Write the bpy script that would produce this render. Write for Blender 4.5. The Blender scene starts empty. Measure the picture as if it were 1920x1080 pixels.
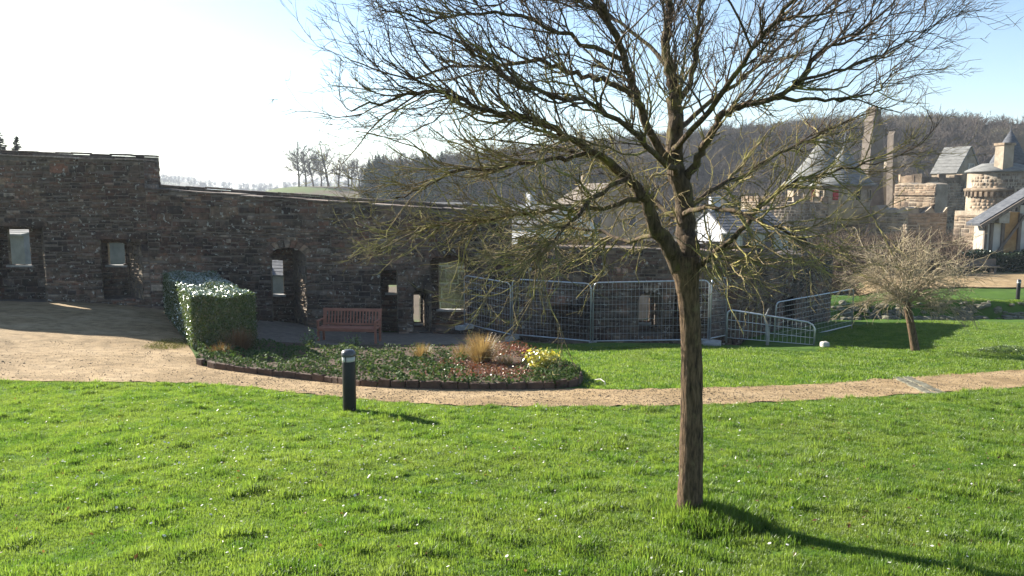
import bpy, math, random
import numpy as np
from mathutils import Vector, Matrix, Quaternion

random.seed(7)
R = math.radians
SC = bpy.context.scene
COL = SC.collection

# ------------------------------------------------------------------ camera
F = 1478.0                       # focal length in photo pixels (1920 wide)
PITCH = math.atan(180.0 / F)
CZ = 3.6
cam_d = bpy.data.cameras.new('camera')
cam_d.sensor_width = 36.0
cam_d.lens = 36.0 * F / 1920.0
cam_d.clip_start = 0.05
cam_d.clip_end = 9000.0
cam = bpy.data.objects.new('camera', cam_d)
COL.objects.link(cam)
cam.location = (0, 0, CZ)
cam.rotation_euler = (math.pi / 2 - PITCH, 0, 0)
SC.camera = cam

# ------------------------------------------------------------------ sky, sun, exposure
SUN_EL, SUN_AZ = R(24.3), R(52)    # azimuth: to the left of the view direction
sun_vec = Vector((-math.sin(SUN_AZ) * math.cos(SUN_EL), math.cos(SUN_AZ) * math.cos(SUN_EL), math.sin(SUN_EL)))
world = bpy.data.worlds.new('World')
SC.world = world
world.use_nodes = True
wn = world.node_tree
bg = wn.nodes['Background']
sky = wn.nodes.new('ShaderNodeTexSky')
sky.sky_type = 'NISHITA'
sky.sun_disc = False
sky.sun_elevation = SUN_EL
sky.sun_rotation = -SUN_AZ
sky.altitude = 80
sky.air_density = 1.0
sky.dust_density = 0.35
sky.ozone_density = 2.6
wn.links.new(sky.outputs[0], bg.inputs[0])
bg.inputs[1].default_value = 0.062
sun_d = bpy.data.lights.new('sun', 'SUN')
sun_d.energy = 5.0
sun_d.angle = R(0.53)
sun_d.color = (1.0, 0.93, 0.82)
sun = bpy.data.objects.new('sun', sun_d)
COL.objects.link(sun)
sun.rotation_euler = sun_vec.to_track_quat('Z', 'Y').to_euler()
sun.location = (-40, 30, 40)
SC.view_settings.view_transform = 'Standard'
SC.view_settings.look = 'None'
SC.view_settings.gamma = 1.0
SC.view_settings.use_curve_mapping = False
SC.view_settings.exposure = 1.78
SC.render.engine = 'CYCLES'

# ------------------------------------------------------------------ pixel helpers (photo pixels -> places)
CP, SP = math.cos(PITCH), math.sin(PITCH)

def ray(px, py):
    return Vector((px - 960.0, F * CP + (540.0 - py) * SP, -F * SP + (540.0 - py) * CP))

def at(px, py, Y):
    d = ray(px, py)
    k = Y / d.y
    return Vector((d.x * k, Y, CZ + d.z * k))

def smooth(t):
    t = np.clip(t, 0.0, 1.0)
    return t * t * (3 - 2 * t)

RIDGE_PX = [-3000, -800, 300, 470, 520, 560, 700, 830, 950, 1100, 1300, 1500, 1700, 1800, 1920, 2400, 4000]
RIDGE_PY = [385, 378, 374, 366, 354, 350, 350, 338, 322, 308, 292, 278, 276, 282, 296, 310, 340]
WX = [-60, -12.3, -4, 0, 7.0, 13.8, 15]
WY = [27.2, 26.6, 26.4, 26.2, 24.6, 34.0, 35]

def H(x, y):
    """height of the terrain, numpy aware"""
    x = np.asarray(x, float); y = np.asarray(y, float)
    z = -2.17 - 0.1 * np.clip(y, 0, 35)
    z = z + 1.1 * smooth((-3 - x) / 13) * smooth((y - 8) / 19)
    z = z + 0.02 * np.sin(x * 1.3 + 0.7 * y) + 0.016 * np.sin(2.1 * y - 0.9 * x + 1) + 0.01 * np.sin(3.7 * x + 2.9 * y)
    # hollow between the site fence and the wall
    z = z - 0.55 * smooth((x + 1.2) / 1.6) * smooth((y - 23.7 + .12 * x) / 0.9) * (1 - smooth((x - 6.5) / 1.5))
    # upper terrace on the right
    z = z + 0.75 * smooth((x - 11.5) / 3.5) * smooth((y - 34.6 - 0.05 * (x - 15)) / 0.7)
    wy = np.interp(x, WX, WY)
    out = smooth((y - wy - 2.2) / 14) * (1 - smooth((x - 15) / 5))
    out = np.maximum(out, smooth((y - 66) / 26))
    z = z * (1 - out) + (-14.0) * out
    r = np.hypot(x, y)
    t = np.where(y > 1, x / np.maximum(y, 1), np.sign(x) * 3)
    py = np.interp(960 + F * t, RIDGE_PX, RIDGE_PY)
    e = (360 - py) / F
    hz = e * 240
    w = smooth((r - 115) / 125)
    z = np.where(y > 0, z * (1 - w) + hz * w, z)
    beyond = np.clip((r - 240) / 400, 0, 1)
    z = np.where((y > 0) & (r > 240), hz * (1 - beyond) + beyond * (-16.0), z)
    far = smooth((r - 380) / 900)
    z = np.where(y > 0, z + far * (34 + 9 * np.sin(t * 9 + 1.0) + 5 * np.sin(t * 23)), z)
    return z + CZ

def Hs(x, y):
    return float(H(x, y))

_YS = [2.0]
while _YS[-1] < 3000: _YS.append(_YS[-1] + 0.15 + _YS[-1] * 0.01)
_YS = np.array(_YS)

def ground(px, py, start=2.0):
    """where the sight line through a photo pixel meets the ground"""
    d = ray(px, py); d = d / d.y
    ys = _YS
    for _ in range(3):
        below = CZ + d.z * ys < H(d.x * ys, ys)
        i = int(np.argmax(below)) if below.any() else len(ys) - 1
        i = max(i, 1)
        ys = np.linspace(ys[i - 1], ys[i], 14)
    y = float(ys[7])
    return Vector((d.x * y, y, Hs(d.x * y, y)))

def to_px(x, y, z):
    zz = z - CZ
    f = y * CP - zz * SP
    u = y * SP + zz * CP
    return 960 + F * x / f, 540 - F * u / f

def in_poly(px, py, poly):
    px = np.asarray(px); py = np.asarray(py)
    inside = np.zeros(px.shape, bool)
    n = len(poly)
    for i in range(n):
        x0, y0 = poly[i]; x1, y1 = poly[(i + 1) % n]
        c = ((y0 > py) != (y1 > py)) & (px < (x1 - x0) * (py - y0) / ((y1 - y0) if y1 != y0 else 1e-9) + x0)
        inside ^= c
    return inside

# ------------------------------------------------------------------ materials
MAT = {}

class NT:
    def __init__(self, name):
        m = bpy.data.materials.new(name); m.use_nodes = True
        self.m = m; self.t = m.node_tree
        for n in list(self.t.nodes): self.t.nodes.remove(n)
        self.out = self.t.nodes.new('ShaderNodeOutputMaterial')
        MAT[name] = m
    def n(self, typ, **kw):
        nd = self.t.nodes.new(typ)
        for k, v in kw.items():
            if hasattr(nd, k): setattr(nd, k, v)
            else: nd.inputs[k.replace('_', ' ')].default_value = v
        return nd
    def l(self, a, b): self.t.links.new(a, b)
    def pos(self, scale=(1, 1, 1)):
        g = self.n('ShaderNodeNewGeometry')
        mp = self.n('ShaderNodeMapping')
        mp.inputs['Scale'].default_value = scale
        self.l(g.outputs['Position'], mp.inputs['Vector'])
        return mp.outputs[0]
    def noise(self, scale, detail=6, vec=None, rough=0.6):
        nz = self.n('ShaderNodeTexNoise')
        nz.inputs['Scale'].default_value = scale; nz.inputs['Detail'].default_value = detail
        nz.inputs['Roughness'].default_value = rough
        self.l(vec if vec is not None else self.pos(), nz.inputs['Vector'])
        return nz.outputs['Fac']
    def ramp(self, fac, stops):
        r = self.n('ShaderNodeValToRGB')
        el = r.color_ramp.elements
        while len(el) < len(stops): el.new(0.5)
        for e, (p, c) in zip(el, stops):
            e.position = p; e.color = (*c, 1) if len(c) == 3 else c
        self.l(fac, r.inputs[0])
        return r.outputs[0]
    def mix(self, a, b, fac, blend='MIX'):
        mx = self.n('ShaderNodeMix'); mx.data_type = 'RGBA'; mx.blend_type = blend
        for s, v in ((0, fac), (6, a), (7, b)):
            if isinstance(v, (int, float)): mx.inputs[s].default_value = v
            elif isinstance(v, tuple): mx.inputs[s].default_value = (*v, 1)
            else: self.l(v, mx.inputs[s])
        return mx.outputs[2]
    def bump(self, h, strength=0.4, dist=0.02):
        b = self.n('ShaderNodeBump'); b.inputs['Strength'].default_value = strength; b.inputs['Distance'].default_value = dist
        self.l(h, b.inputs['Height']); return b.outputs[0]
    def principled(self, col, rough=0.8, normal=None, spec=0.3, metal=0.0):
        p = self.n('ShaderNodeBsdfPrincipled')
        if isinstance(col, tuple): p.inputs['Base Color'].default_value = (*col, 1)
        else: self.l(col, p.inputs['Base Color'])
        if isinstance(rough, (int, float)): p.inputs['Roughness'].default_value = rough
        else: self.l(rough, p.inputs['Roughness'])
        p.inputs['Specular IOR Level'].default_value = spec
        p.inputs['Metallic'].default_value = metal
        if normal is not None: self.l(normal, p.inputs['Normal'])
        self.l(p.outputs[0], self.out.inputs[0])
        return p
    def rnd(self):
        """one random value per separate piece (island or object)"""
        g = self.n('ShaderNodeNewGeometry'); o = self.n('ShaderNodeObjectInfo')
        a = self.n('ShaderNodeMath', operation='ADD'); fr = self.n('ShaderNodeMath', operation='FRACT')
        self.l(g.outputs['Random Per Island'], a.inputs[0]); self.l(o.outputs['Random'], a.inputs[1])
        self.l(a.outputs[0], fr.inputs[0])
        return fr.outputs[0]

def noisy(name, stops, scale=4, rough=0.85, bump=0.3, bdist=0.02, bscale=None, spec=0.25, metal=0.0, vec=(1, 1, 1), detail=7):
    t = NT(name)
    v = t.pos(vec)
    f = t.noise(scale, detail, v)
    c = t.ramp(f, stops)
    nrm = None
    if bump:
        nrm = t.bump(t.noise(bscale or scale * 4, 6, v), bump, bdist)
    t.principled(c, rough, nrm, spec, metal)
    return t.m

def stone_mat(name, palette, lichen=0.35, mottled=9):
    t = NT(name)
    r = t.rnd()
    n = len(palette)
    palette = [tuple(q * (.8 if name == 'wall_stone' else 1) for q in p_) for p_ in palette]
    base = t.ramp(r, [(i / (n - 1), c) for i, c in enumerate(palette)])
    f = t.noise(mottled, 8)
    base = t.mix(base, t.ramp(f, [(0.3, (0.35, 0.34, 0.33)), (0.7, (1.25, 1.2, 1.15))]), 0.85, 'MULTIPLY')
    big = t.noise(0.55, 5)
    base = t.mix(base, t.ramp(big, [(0.36, (0.26, 0.26, 0.28)), (0.60, (1.25, 1.15, 1.06))]), 0.85, 'MULTIPLY')
    if name == 'wall_stone':
        base = t.mix(base, t.ramp(t.noise(1.3, 6), [(0.40, (0.5, 0.5, 0.5)), (0.5, (1, 1, 1)), (0.60, (1.22, 1.02, 0.95)), (0.70, (1.3, 0.93, 0.86))]), 0.8, 'MULTIPLY')
    lic = t.ramp(t.noise(7.5, 3), [(0.61, (0, 0, 0)), (0.66, (lichen,) * 3)])
    base = t.mix(base, (0.42, 0.40, 0.34), lic)
    t.principled(base, 0.9, t.bump(t.noise(38, 6), 0.6, 0.012), 0.2)
    return t.m

stone_mat('wall_stone', [(0.15, 0.115, 0.09), (0.25, 0.195, 0.155), (0.19, 0.125, 0.098), (0.11, 0.09, 0.08),
                         (0.33, 0.26, 0.19), (0.17, 0.13, 0.10), (0.24, 0.145, 0.105), (0.10, 0.085, 0.075), (0.20, 0.16, 0.12), (0.13, 0.10, 0.085), (0.16, 0.12, 0.095), (0.46, 0.40, 0.33)], 0.75)
stone_mat('jamb_stone', [(0.24, 0.20, 0.15), (0.30, 0.26, 0.20), (0.20, 0.165, 0.125), (0.27, 0.22, 0.16)], 0.3)
stone_mat('coping_stone', [(0.20, 0.17, 0.14), (0.30, 0.26, 0.22), (0.16, 0.13, 0.115), (0.25, 0.20, 0.16)], 0.5)
noisy('mortar', [(0.3, (0.10, 0.078, 0.06)), (0.7, (0.20, 0.16, 0.125))], 6, 0.95, 0.6, 0.03)
noisy('render_pale', [(0.3, (0.26, 0.235, 0.20)), (0.7, (0.40, 0.37, 0.31))], 5, 0.92, 0.5, 0.02, 30)
noisy('castle_stone', [(0.3, (0.18, 0.145, 0.105)), (0.5, (0.28, 0.23, 0.17)), (0.7, (0.38, 0.32, 0.25))], 0.9, 0.92, 0.7, 0.12, 3.0)
stone_mat('castle_block', [(0.21, 0.17, 0.125), (0.30, 0.25, 0.19), (0.25, 0.195, 0.145), (0.34, 0.285, 0.215)], 0.2, 1.5)
noisy('castle_dark', [(0.3, (0.10, 0.085, 0.07)), (0.7, (0.22, 0.18, 0.145))], 0.8, 0.92, 0.7, 0.12, 3.0)
noisy('dark_opening', [(0.3, (0.012, 0.011, 0.01)), (0.7, (0.03, 0.026, 0.022))], 2, 0.95, 0)
noisy('slate', [(0.3, (0.055, 0.06, 0.07)), (0.7, (0.13, 0.135, 0.145))], 2.5, 0.85, 0.5, 0.04, 8, spec=0.12, vec=(1, 1, 3))
noisy('slate_pale', [(0.3, (0.11, 0.112, 0.11)), (0.7, (0.22, 0.22, 0.21))], 1.6, 0.85, 0.6, 0.05, 6, spec=0.12, vec=(1, 1, 3))
noisy('plaster', [(0.3, (0.42, 0.40, 0.36)), (0.7, (0.58, 0.55, 0.50))], 1.2, 0.9, 0.1)
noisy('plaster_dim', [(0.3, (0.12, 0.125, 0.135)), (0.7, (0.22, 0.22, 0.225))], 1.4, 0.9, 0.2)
noisy('plaster_grey', [(0.3, (0.36, 0.37, 0.40)), (0.7, (0.48, 0.49, 0.52))], 1.2, 0.9, 0.1)
noisy('glass_dark', [(0.3, (0.03, 0.04, 0.055)), (0.7, (0.06, 0.07, 0.09))], 1, 0.12, 0, spec=0.6)
noisy('timber_grey', [(0.3, (0.10, 0.08, 0.065)), (0.7, (0.20, 0.165, 0.135))], 6, 0.8, 0.3, vec=(1, 1, .2))
noisy('ochre_infill', [(0.3, (0.30, 0.16, 0.06)), (0.7, (0.46, 0.28, 0.12))], 3, 0.9, 0.3)
noisy('red_paint', [(0.3, (0.30, 0.03, 0.03)), (0.7, (0.42, 0.05, 0.05))], 3, 0.6, 0)
t = NT('sand')
v = t.pos()
c = t.ramp(t.noise(0.7, 6), [(0.32, (0.25, 0.175, 0.09)), (0.5, (0.325, 0.235, 0.128)), (0.68, (0.39, 0.29, 0.17))])
c = t.mix(c, t.ramp(t.noise(55, 6), [(0.3, (0.55, 0.54, 0.52)), (0.5, (1, 1, 1)), (0.72, (1.4, 1.38, 1.3))]), 0.8, 'MULTIPLY')
c = t.mix(c, t.ramp(t.noise(3.2, 7), [(0.38, (0.62, 0.6, 0.56)), (0.6, (1.08, 1.06, 1.04))]), 0.75, 'MULTIPLY')
t.principled(c, 0.95, t.bump(t.noise(42, 8), 0.9, 0.02), 0.15)
noisy('gravel_dark', [(0.3, (0.12, 0.095, 0.07)), (0.7, (0.22, 0.18, 0.14))], 5, 0.95, 0.6, 0.015, 50, detail=12)
noisy('soil', [(0.3, (0.05, 0.032, 0.02)), (0.7, (0.12, 0.08, 0.05))], 7, 0.95, 0.8, 0.03, 30, detail=10)
stone_mat('pebble', [(0.16, 0.12, 0.08), (0.30, 0.24, 0.16), (0.40, 0.34, 0.25), (0.22, 0.17, 0.12)], 0.0)
noisy('concrete', [(0.3, (0.26, 0.255, 0.24)), (0.7, (0.40, 0.39, 0.37))], 8, 0.9, 0.3)
noisy('galvanised', [(0.3, (0.42, 0.44, 0.46)), (0.7, (0.60, 0.62, 0.65))], 9, 0.42, 0.05, metal=0.75, spec=0.5)
noisy('black_paint', [(0.3, (0.006, 0.006, 0.007)), (0.7, (0.014, 0.014, 0.015))], 12, 0.42, 0.05, spec=0.3)
noisy('cap_metal', [(0.3, (0.06, 0.06, 0.06)), (0.7, (0.11, 0.11, 0.11))], 20, 0.3, 0.1, spec=0.5, metal=0.35)
noisy('lamp_lens', [(0.3, (0.40, 0.40, 0.38)), (0.7, (0.5, 0.5, 0.48))], 12, 0.25, 0, spec=0.5)
noisy('bench_wood', [(0.3, (0.24, 0.085, 0.05)), (0.7, (0.40, 0.16, 0.095))], 8, 0.5, 0.3, 0.005, 60, spec=0.4, vec=(.4, 1, 1))
noisy('brick_edge', [(0.3, (0.05, 0.035, 0.025)), (0.7, (0.13, 0.08, 0.055))], 5, 0.9, 0.5)
noisy('pale_stone', [(0.3, (0.30, 0.285, 0.26)), (0.7, (0.50, 0.48, 0.44))], 9, 0.9, 0.5)
noisy('rubble', [(0.25, (0.07, 0.065, 0.04)), (0.5, (0.15, 0.14, 0.10)), (0.75, (0.25, 0.24, 0.17))], 3.5, 0.95, 0.7, 0.04, 14)

def leaf_mat(name, cols, trans=0.45, gloss=0.25, grough=0.35, varscale=1.2, patch=None):
    t = NT(name)
    r = t.rnd()
    n = len(cols)
    c = t.ramp(r, [(i / max(n - 1, 1), k) for i, k in enumerate(cols)])
    c = t.mix(c, t.ramp(t.noise(varscale, 4), [(0.3, (0.6, 0.65, 0.6)), (0.7, (1.35, 1.25, 1.2))]), 0.8, 'MULTIPLY')
    d = t.n('ShaderNodeBsdfDiffuse'); tr = t.n('ShaderNodeBsdfTranslucent')
    if patch is not None:
        pf = t.ramp(t.noise(2.6, 5), [(0.40, (0, 0, 0)), (0.62, (1, 1, 1))])
        c = t.mix(c, patch[0], t.mix((0, 0, 0), pf, .65))
        pf = t.ramp(t.noise(0.75, 4), [(0.46, (0, 0, 0)), (0.66, (1, 1, 1))])
        c = t.mix(c, patch[1], t.mix((0, 0, 0), pf, .6))
    t.l(c, d.inputs[0]); t.l(t.mix(c, (1.2, 1.25, 0.7), 1.0, 'MULTIPLY'), tr.inputs[0])
    m1 = t.n('ShaderNodeMixShader'); m1.inputs[0].default_value = trans
    t.l(d.outputs[0], m1.inputs[1]); t.l(tr.outputs[0], m1.inputs[2])
    g = t.n('ShaderNodeBsdfGlossy'); g.inputs['Roughness'].default_value = grough; g.inputs[0].default_value = (0.9, 0.95, 0.9, 1)
    fr = t.n('ShaderNodeFresnel'); fr.inputs[0].default_value = 1.45
    mu = t.n('ShaderNodeMath', operation='MULTIPLY'); mu.inputs[1].default_value = gloss * 4
    t.l(fr.outputs[0], mu.inputs[0])
    m2 = t.n('ShaderNodeMixShader'); t.l(mu.outputs[0], m2.inputs[0])
    t.l(m1.outputs[0], m2.inputs[1]); t.l(g.outputs[0], m2.inputs[2])
    t.l(m2.outputs[0], t.out.inputs[0])
    return t.m

leaf_mat('grass', [(0.13, 0.21, 0.036), (0.168, 0.26, 0.048), (0.225, 0.295, 0.075), (0.15, 0.225, 0.04)], 0.6, 0.012, 0.5, 7.0, ((0.045, 0.12, 0.018), (0.19, 0.24, 0.065)))
leaf_mat('hedge_leaf', [(0.05, 0.085, 0.025), (0.075, 0.115, 0.035), (0.10, 0.13, 0.05)], 0.3, 0.09, 0.35)
leaf_mat('ivy_leaf', [(0.03, 0.065, 0.02), (0.06, 0.10, 0.03), (0.09, 0.12, 0.04)], 0.35, 0.003, 0.5)
leaf_mat('red_leaf', [(0.20, 0.055, 0.03), (0.27, 0.10, 0.05), (0.15, 0.07, 0.045)], 0.3, 0.012)
leaf_mat('tan_blade', [(0.27, 0.18, 0.10), (0.34, 0.24, 0.14), (0.21, 0.125, 0.07)], 0.4, 0.012)
leaf_mat('brown_blade', [(0.16, 0.09, 0.05), (0.22, 0.13, 0.07), (0.12, 0.06, 0.04)], 0.35, 0.012)
leaf_mat('yellow_leaf', [(0.50, 0.42, 0.05), (0.58, 0.50, 0.10), (0.16, 0.22, 0.03)], 0.35, 0.03)
leaf_mat('pale_leaf', [(0.16, 0.22, 0.09), (0.22, 0.28, 0.13), (0.12, 0.17, 0.06)], 0.4, 0.02)
leaf_mat('conifer', [(0.015, 0.03, 0.015), (0.03, 0.05, 0.025)], 0.15, 0.03)
leaf_mat('daisy_white', [(0.75, 0.75, 0.72), (0.8, 0.8, 0.78)], 0.3, 0.02)
leaf_mat('moss_pad', [(0.16, 0.17, 0.035), (0.22, 0.21, 0.06)], 0.2, 0.002)

def bark_mat(name, dark, mid, moss, moss_lo=0.48, moss_hi=0.6):
    t = NT(name)
    v = t.pos((1, 1, 0.18))
    f = t.noise(46, 9, v)
    base = t.ramp(f, [(0.32, dark), (0.62, mid)])
    m = t.ramp(t.noise(7, 6), [(moss_lo, (0, 0, 0)), (moss_hi, (1, 1, 1))])
    base = t.mix(base, moss, m)
    t.principled(base, 0.9, t.bump(f, 1.0, 0.025), 0.2)
    return t.m

bark_mat('bark_trunk', (0.028, 0.018, 0.011), (0.165, 0.108, 0.062), (0.17, 0.145, 0.07), 0.60, 0.78)
bark_mat('bark_limb', (0.03, 0.021, 0.014), (0.125, 0.088, 0.055), (0.15, 0.128, 0.045), 0.5, 0.68)
bark_mat('twig_mossy', (0.13, 0.095, 0.05), (0.28, 0.215, 0.12), (0.30, 0.27, 0.09), 0.45, 0.6)
bark_mat('twig_dark', (0.06, 0.042, 0.03), (0.14, 0.10, 0.07), (0.15, 0.13, 0.06), 0.55, 0.7)
bark_mat('twig_tan', (0.22, 0.175, 0.11), (0.40, 0.33, 0.22), (0.34, 0.32, 0.14), 0.55, 0.7)
t = NT('far_bark')
c = t.ramp(t.noise(0.045, 5), [(0.36, (0.05, 0.045, 0.042)), (0.5, (0.11, 0.088, 0.075)), (0.62, (0.14, 0.12, 0.085)), (0.72, (0.085, 0.10, 0.05))])
t.principled(c, 0.95, None, 0.1)

# terrain: turf near, brown-green slopes far
t = NT('terrain')
f1 = t.noise(1.1, 8); f2 = t.noise(0.03, 6)
near = t.ramp(f1, [(0.3, (0.04, 0.085, 0.012)), (0.7, (0.075, 0.14, 0.02))])
farc = t.ramp(f2, [(0.36, (0.085, 0.065, 0.05)), (0.48, (0.115, 0.09, 0.06)), (0.54, (0.085, 0.12, 0.035)), (0.7, (0.10, 0.14, 0.04))])
g = t.n('ShaderNodeNewGeometry'); ln = t.n('ShaderNodeVectorMath', operation='LENGTH'); t.l(g.outputs['Position'], ln.inputs[0])
mr = t.n('ShaderNodeMapRange'); mr.inputs['From Min'].default_value = 45; mr.inputs['From Max'].default_value = 75
t.l(ln.outputs['Value'], mr.inputs['Value'])
t.principled(t.mix(near, farc, mr.outputs[0]), 0.95, t.bump(t.noise(12, 6), 0.6, 0.03), 0.1)

# ------------------------------------------------------------------ mesh helpers
def tag(o, label=None, cat=None, group=None, kind=None):
    if label: o['label'] = label
    if cat: o['category'] = cat
    if group: o['group'] = group
    if kind: o['kind'] = kind
    return o

def link(name, me, mat, parent=None, smooth_=False):
    o = bpy.data.objects.new(name, me)
    COL.objects.link(o)
    if mat is not None and not me.materials: me.materials.append(MAT[mat])
    if smooth_:
        me.polygons.foreach_set('use_smooth', [True] * len(me.polygons))
    if parent is not None:
        o.parent = parent
        o.matrix_parent_inverse = Matrix.Translation(-Vector(parent.location)) if parent.type == 'EMPTY' else Matrix.Identity(4)
    return o

def thing(name, loc, label, cat, group=None):
    o = bpy.data.objects.new(name, None)
    COL.objects.link(o)
    o.location = loc
    o.empty_display_size = 0.3
    return tag(o, label, cat, group)

class MB:
    def __init__(self): self.v = []; self.f = []
    def add(self, v, f):
        b = len(self.v)
        self.v.extend([tuple(p) for p in v]); self.f.extend([tuple(i + b for i in q) for q in f])
        return self
    def box(self, c, s, rz=0.0, mtx=None):
        hx, hy, hz = s[0] / 2, s[1] / 2, s[2] / 2
        pts = [Vector((a * hx, b * hy, d * hz)) for d in (-1, 1) for a, b in ((-1, -1), (1, -1), (1, 1), (-1, 1))]
        M = mtx or Matrix.Rotation(rz, 3, 'Z')
        c = Vector(c)
        return self.add([M @ p + c for p in pts], [(3, 2, 1, 0), (4, 5, 6, 7), (0, 1, 5, 4), (1, 2, 6, 5), (2, 3, 7, 6), (3, 0, 4, 7)])
    def beam(self, a, b, w, h, up=Vector((0, 0, 1))):
        a = Vector(a); b = Vector(b); d = b - a
        z = d.normalized(); x = up.cross(z)
        if x.length < 1e-4: x = Vector((1, 0, 0))
        x.normalize(); y = z.cross(x)
        M = Matrix((x, y, z)).transposed()
        return self.box((a + b) / 2, (w, h, d.length), mtx=M)
    def tube(self, pts, rad, n=8, cap=True, jit=None):
        pts = [Vector(p) for p in pts]
        m = len(pts)
        if not hasattr(rad, '__len__'): rad = [rad] * m
        b = len(self.v)
        tprev = None; nx = None
        for i, p in enumerate(pts):
            tg = (pts[min(i + 1, m - 1)] - pts[max(i - 1, 0)])
            if tg.length < 1e-9: tg = Vector((0, 0, 1))
            tg.normalize()
            if nx is None:
                nx = tg.orthogonal().normalized()
            else:
                nx = nx - tg * nx.dot(tg)
                if nx.length < 1e-6: nx = tg.orthogonal()
                nx.normalize()
            ny = tg.cross(nx)
            for k in range(n):
                a = 2 * math.pi * k / n
                r = rad[i] * (1 + (jit(i, k) if jit else 0))
                q = p + nx * (math.cos(a) * r) + ny * (math.sin(a) * r)
                self.v.append((q.x, q.y, q.z))
        for i in range(m - 1):
            for k in range(n):
                k2 = (k + 1) % n
                self.f.append((b + i * n + k, b + i * n + k2, b + (i + 1) * n + k2, b + (i + 1) * n + k))
        if cap:
            self.f.append(tuple(b + k for k in reversed(range(n))))
            self.f.append(tuple(b + (m - 1) * n + k for k in range(n)))
        return self
    def lathe(self, c, prof, n=24):
        """prof: list of (r, z)"""
        b = len(self.v); c = Vector(c)
        for r, z in prof:
            for k in range(n):
                a = 2 * math.pi * k / n
                self.v.append((c.x + r * math.cos(a), c.y + r * math.sin(a), c.z + z))
        m = len(prof)
        for i in range(m - 1):
            for k in range(n):
                k2 = (k + 1) % n
                self.f.append((b + i * n + k, b + i * n + k2, b + (i + 1) * n + k2, b + (i + 1) * n + k))
        self.f.append(tuple(b + k for k in reversed(range(n))))
        self.f.append(tuple(b + (m - 1) * n + k for k in range(n)))
        return self
    def mesh(self, name):
        me = bpy.data.meshes.new(name)
        me.from_pydata(self.v, [], self.f); me.update()
        return me
    def build(self, name, mat, parent=None, smooth_=False):
        return link(name, self.mesh(name), mat, parent, smooth_)

def np_mesh(name, v, quads=None, tris=None):
    me = bpy.data.meshes.new(name)
    v = np.asarray(v, np.float32)
    nq = 0 if quads is None else len(quads); nt = 0 if tris is None else len(tris)
    me.vertices.add(len(v)); me.vertices.foreach_set('co', v.ravel())
    loops = []
    if nq: loops.append(np.asarray(quads, np.int32).ravel())
    if nt: loops.append(np.asarray(tris, np.int32).ravel())
    lp = np.concatenate(loops)
    me.loops.add(len(lp)); me.loops.foreach_set('vertex_index', lp)
    me.polygons.add(nq + nt)
    st = np.concatenate([np.arange(nq) * 4, nq * 4 + np.arange(nt) * 3]).astype(np.int32)
    me.polygons.foreach_set('loop_start', st)
    me.polygons.foreach_set('loop_total', np.concatenate([np.full(nq, 4), np.full(nt, 3)]).astype(np.int32))
    me.update(calc_edges=True); me.validate()
    return me

# ------------------------------------------------------------------ ground
def build_ground():
    rs = [0.0]
    while rs[-1] < 50: rs.append(rs[-1] + 0.3)
    while rs[-1] < 75: rs.append(rs[-1] + 0.8)
    while rs[-1] < 4200: rs.append(rs[-1] * 1.045)
    rs = np.array(rs[1:])
    na = 480
    an = np.linspace(0, 2 * np.pi, na, endpoint=False)
    A, Rr = np.meshgrid(an, rs)
    X = Rr * np.sin(A); Y = Rr * np.cos(A)
    Z = H(X, Y)
    v = np.stack([X, Y, Z], -1).reshape(-1, 3)
    v = np.vstack([v, [[0, 0, Hs(0, 0)]]])
    nr = len(rs)
    i, k = np.meshgrid(np.arange(nr - 1), np.arange(na), indexing='ij')
    k2 = (k + 1) % na
    q = np.stack([i * na + k, (i + 1) * na + k, (i + 1) * na + k2, i * na + k2], -1).reshape(-1, 4)[:, ::-1]
    c = len(v) - 1
    kk = np.arange(na)
    tr = np.stack([np.full(na, c), kk, (kk + 1) % na], -1)[:, ::-1]
    me = np_mesh('ground', v, q, tr)
    o = link('ground', me, 'terrain', None, True)
    tag(o, kind='structure')

build_ground()

NEAR = [(-900, 706), (-300, 710), (0, 714), (200, 716), (330, 718), (430, 723), (560, 738), (700, 752), (830, 760), (960, 763), (1130, 763), (1300, 760), (1500, 753), (1700, 741), (1920, 728), (2200, 712), (2600, 692)]
FAR = [(-900, 556), (-300, 556), (0, 556), (200, 556), (304, 556), (324, 590), (356, 654), (374, 682), (400, 687), (480, 698), (600, 712), (680, 722), (800, 728), (960, 731), (1120, 731), (1300, 729), (1500, 722), (1700, 708), (1920, 694), (2200, 678), (2600, 660)]

def sheet(name, mat, lo, hi, pxs, rows, lift, kind='structure', wob=0.0):
    rng = random.Random(3)
    vs = []; fs = []
    for j, px in enumerate(pxs):
        w0 = rng.uniform(-wob, wob); w1 = rng.uniform(-wob, wob)
        a = ground(px, np.interp(px, *zip(*lo)) + w0); b = ground(px, np.interp(px, *zip(*hi)) + w1)
        wy = float(np.interp(b.x, WX, WY)) + 0.25
        if b.y > wy: b = Vector((b.x * wy / b.y, wy, 0))
        for i in range(rows + 1):
            p = a.lerp(b, i / rows)
            vs.append((p.x, p.y, Hs(p.x, p.y) + lift))
    for j in range(len(pxs) - 1):
        for i in range(rows):
            q = j * (rows + 1) + i
            fs.append((q, q + rows + 1, q + rows + 2, q + 1))
    m = MB(); m.add(vs, fs)
    o = m.build(name, mat, None, True)
    return tag(o, kind=kind)

pxs = list(range(-700, 290, 30)) + list(range(290, 420, 6)) + list(range(420, 2560, 20))
sheet('path', 'sand', NEAR, FAR, pxs, 26, 0.016, wob=2.0)

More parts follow.
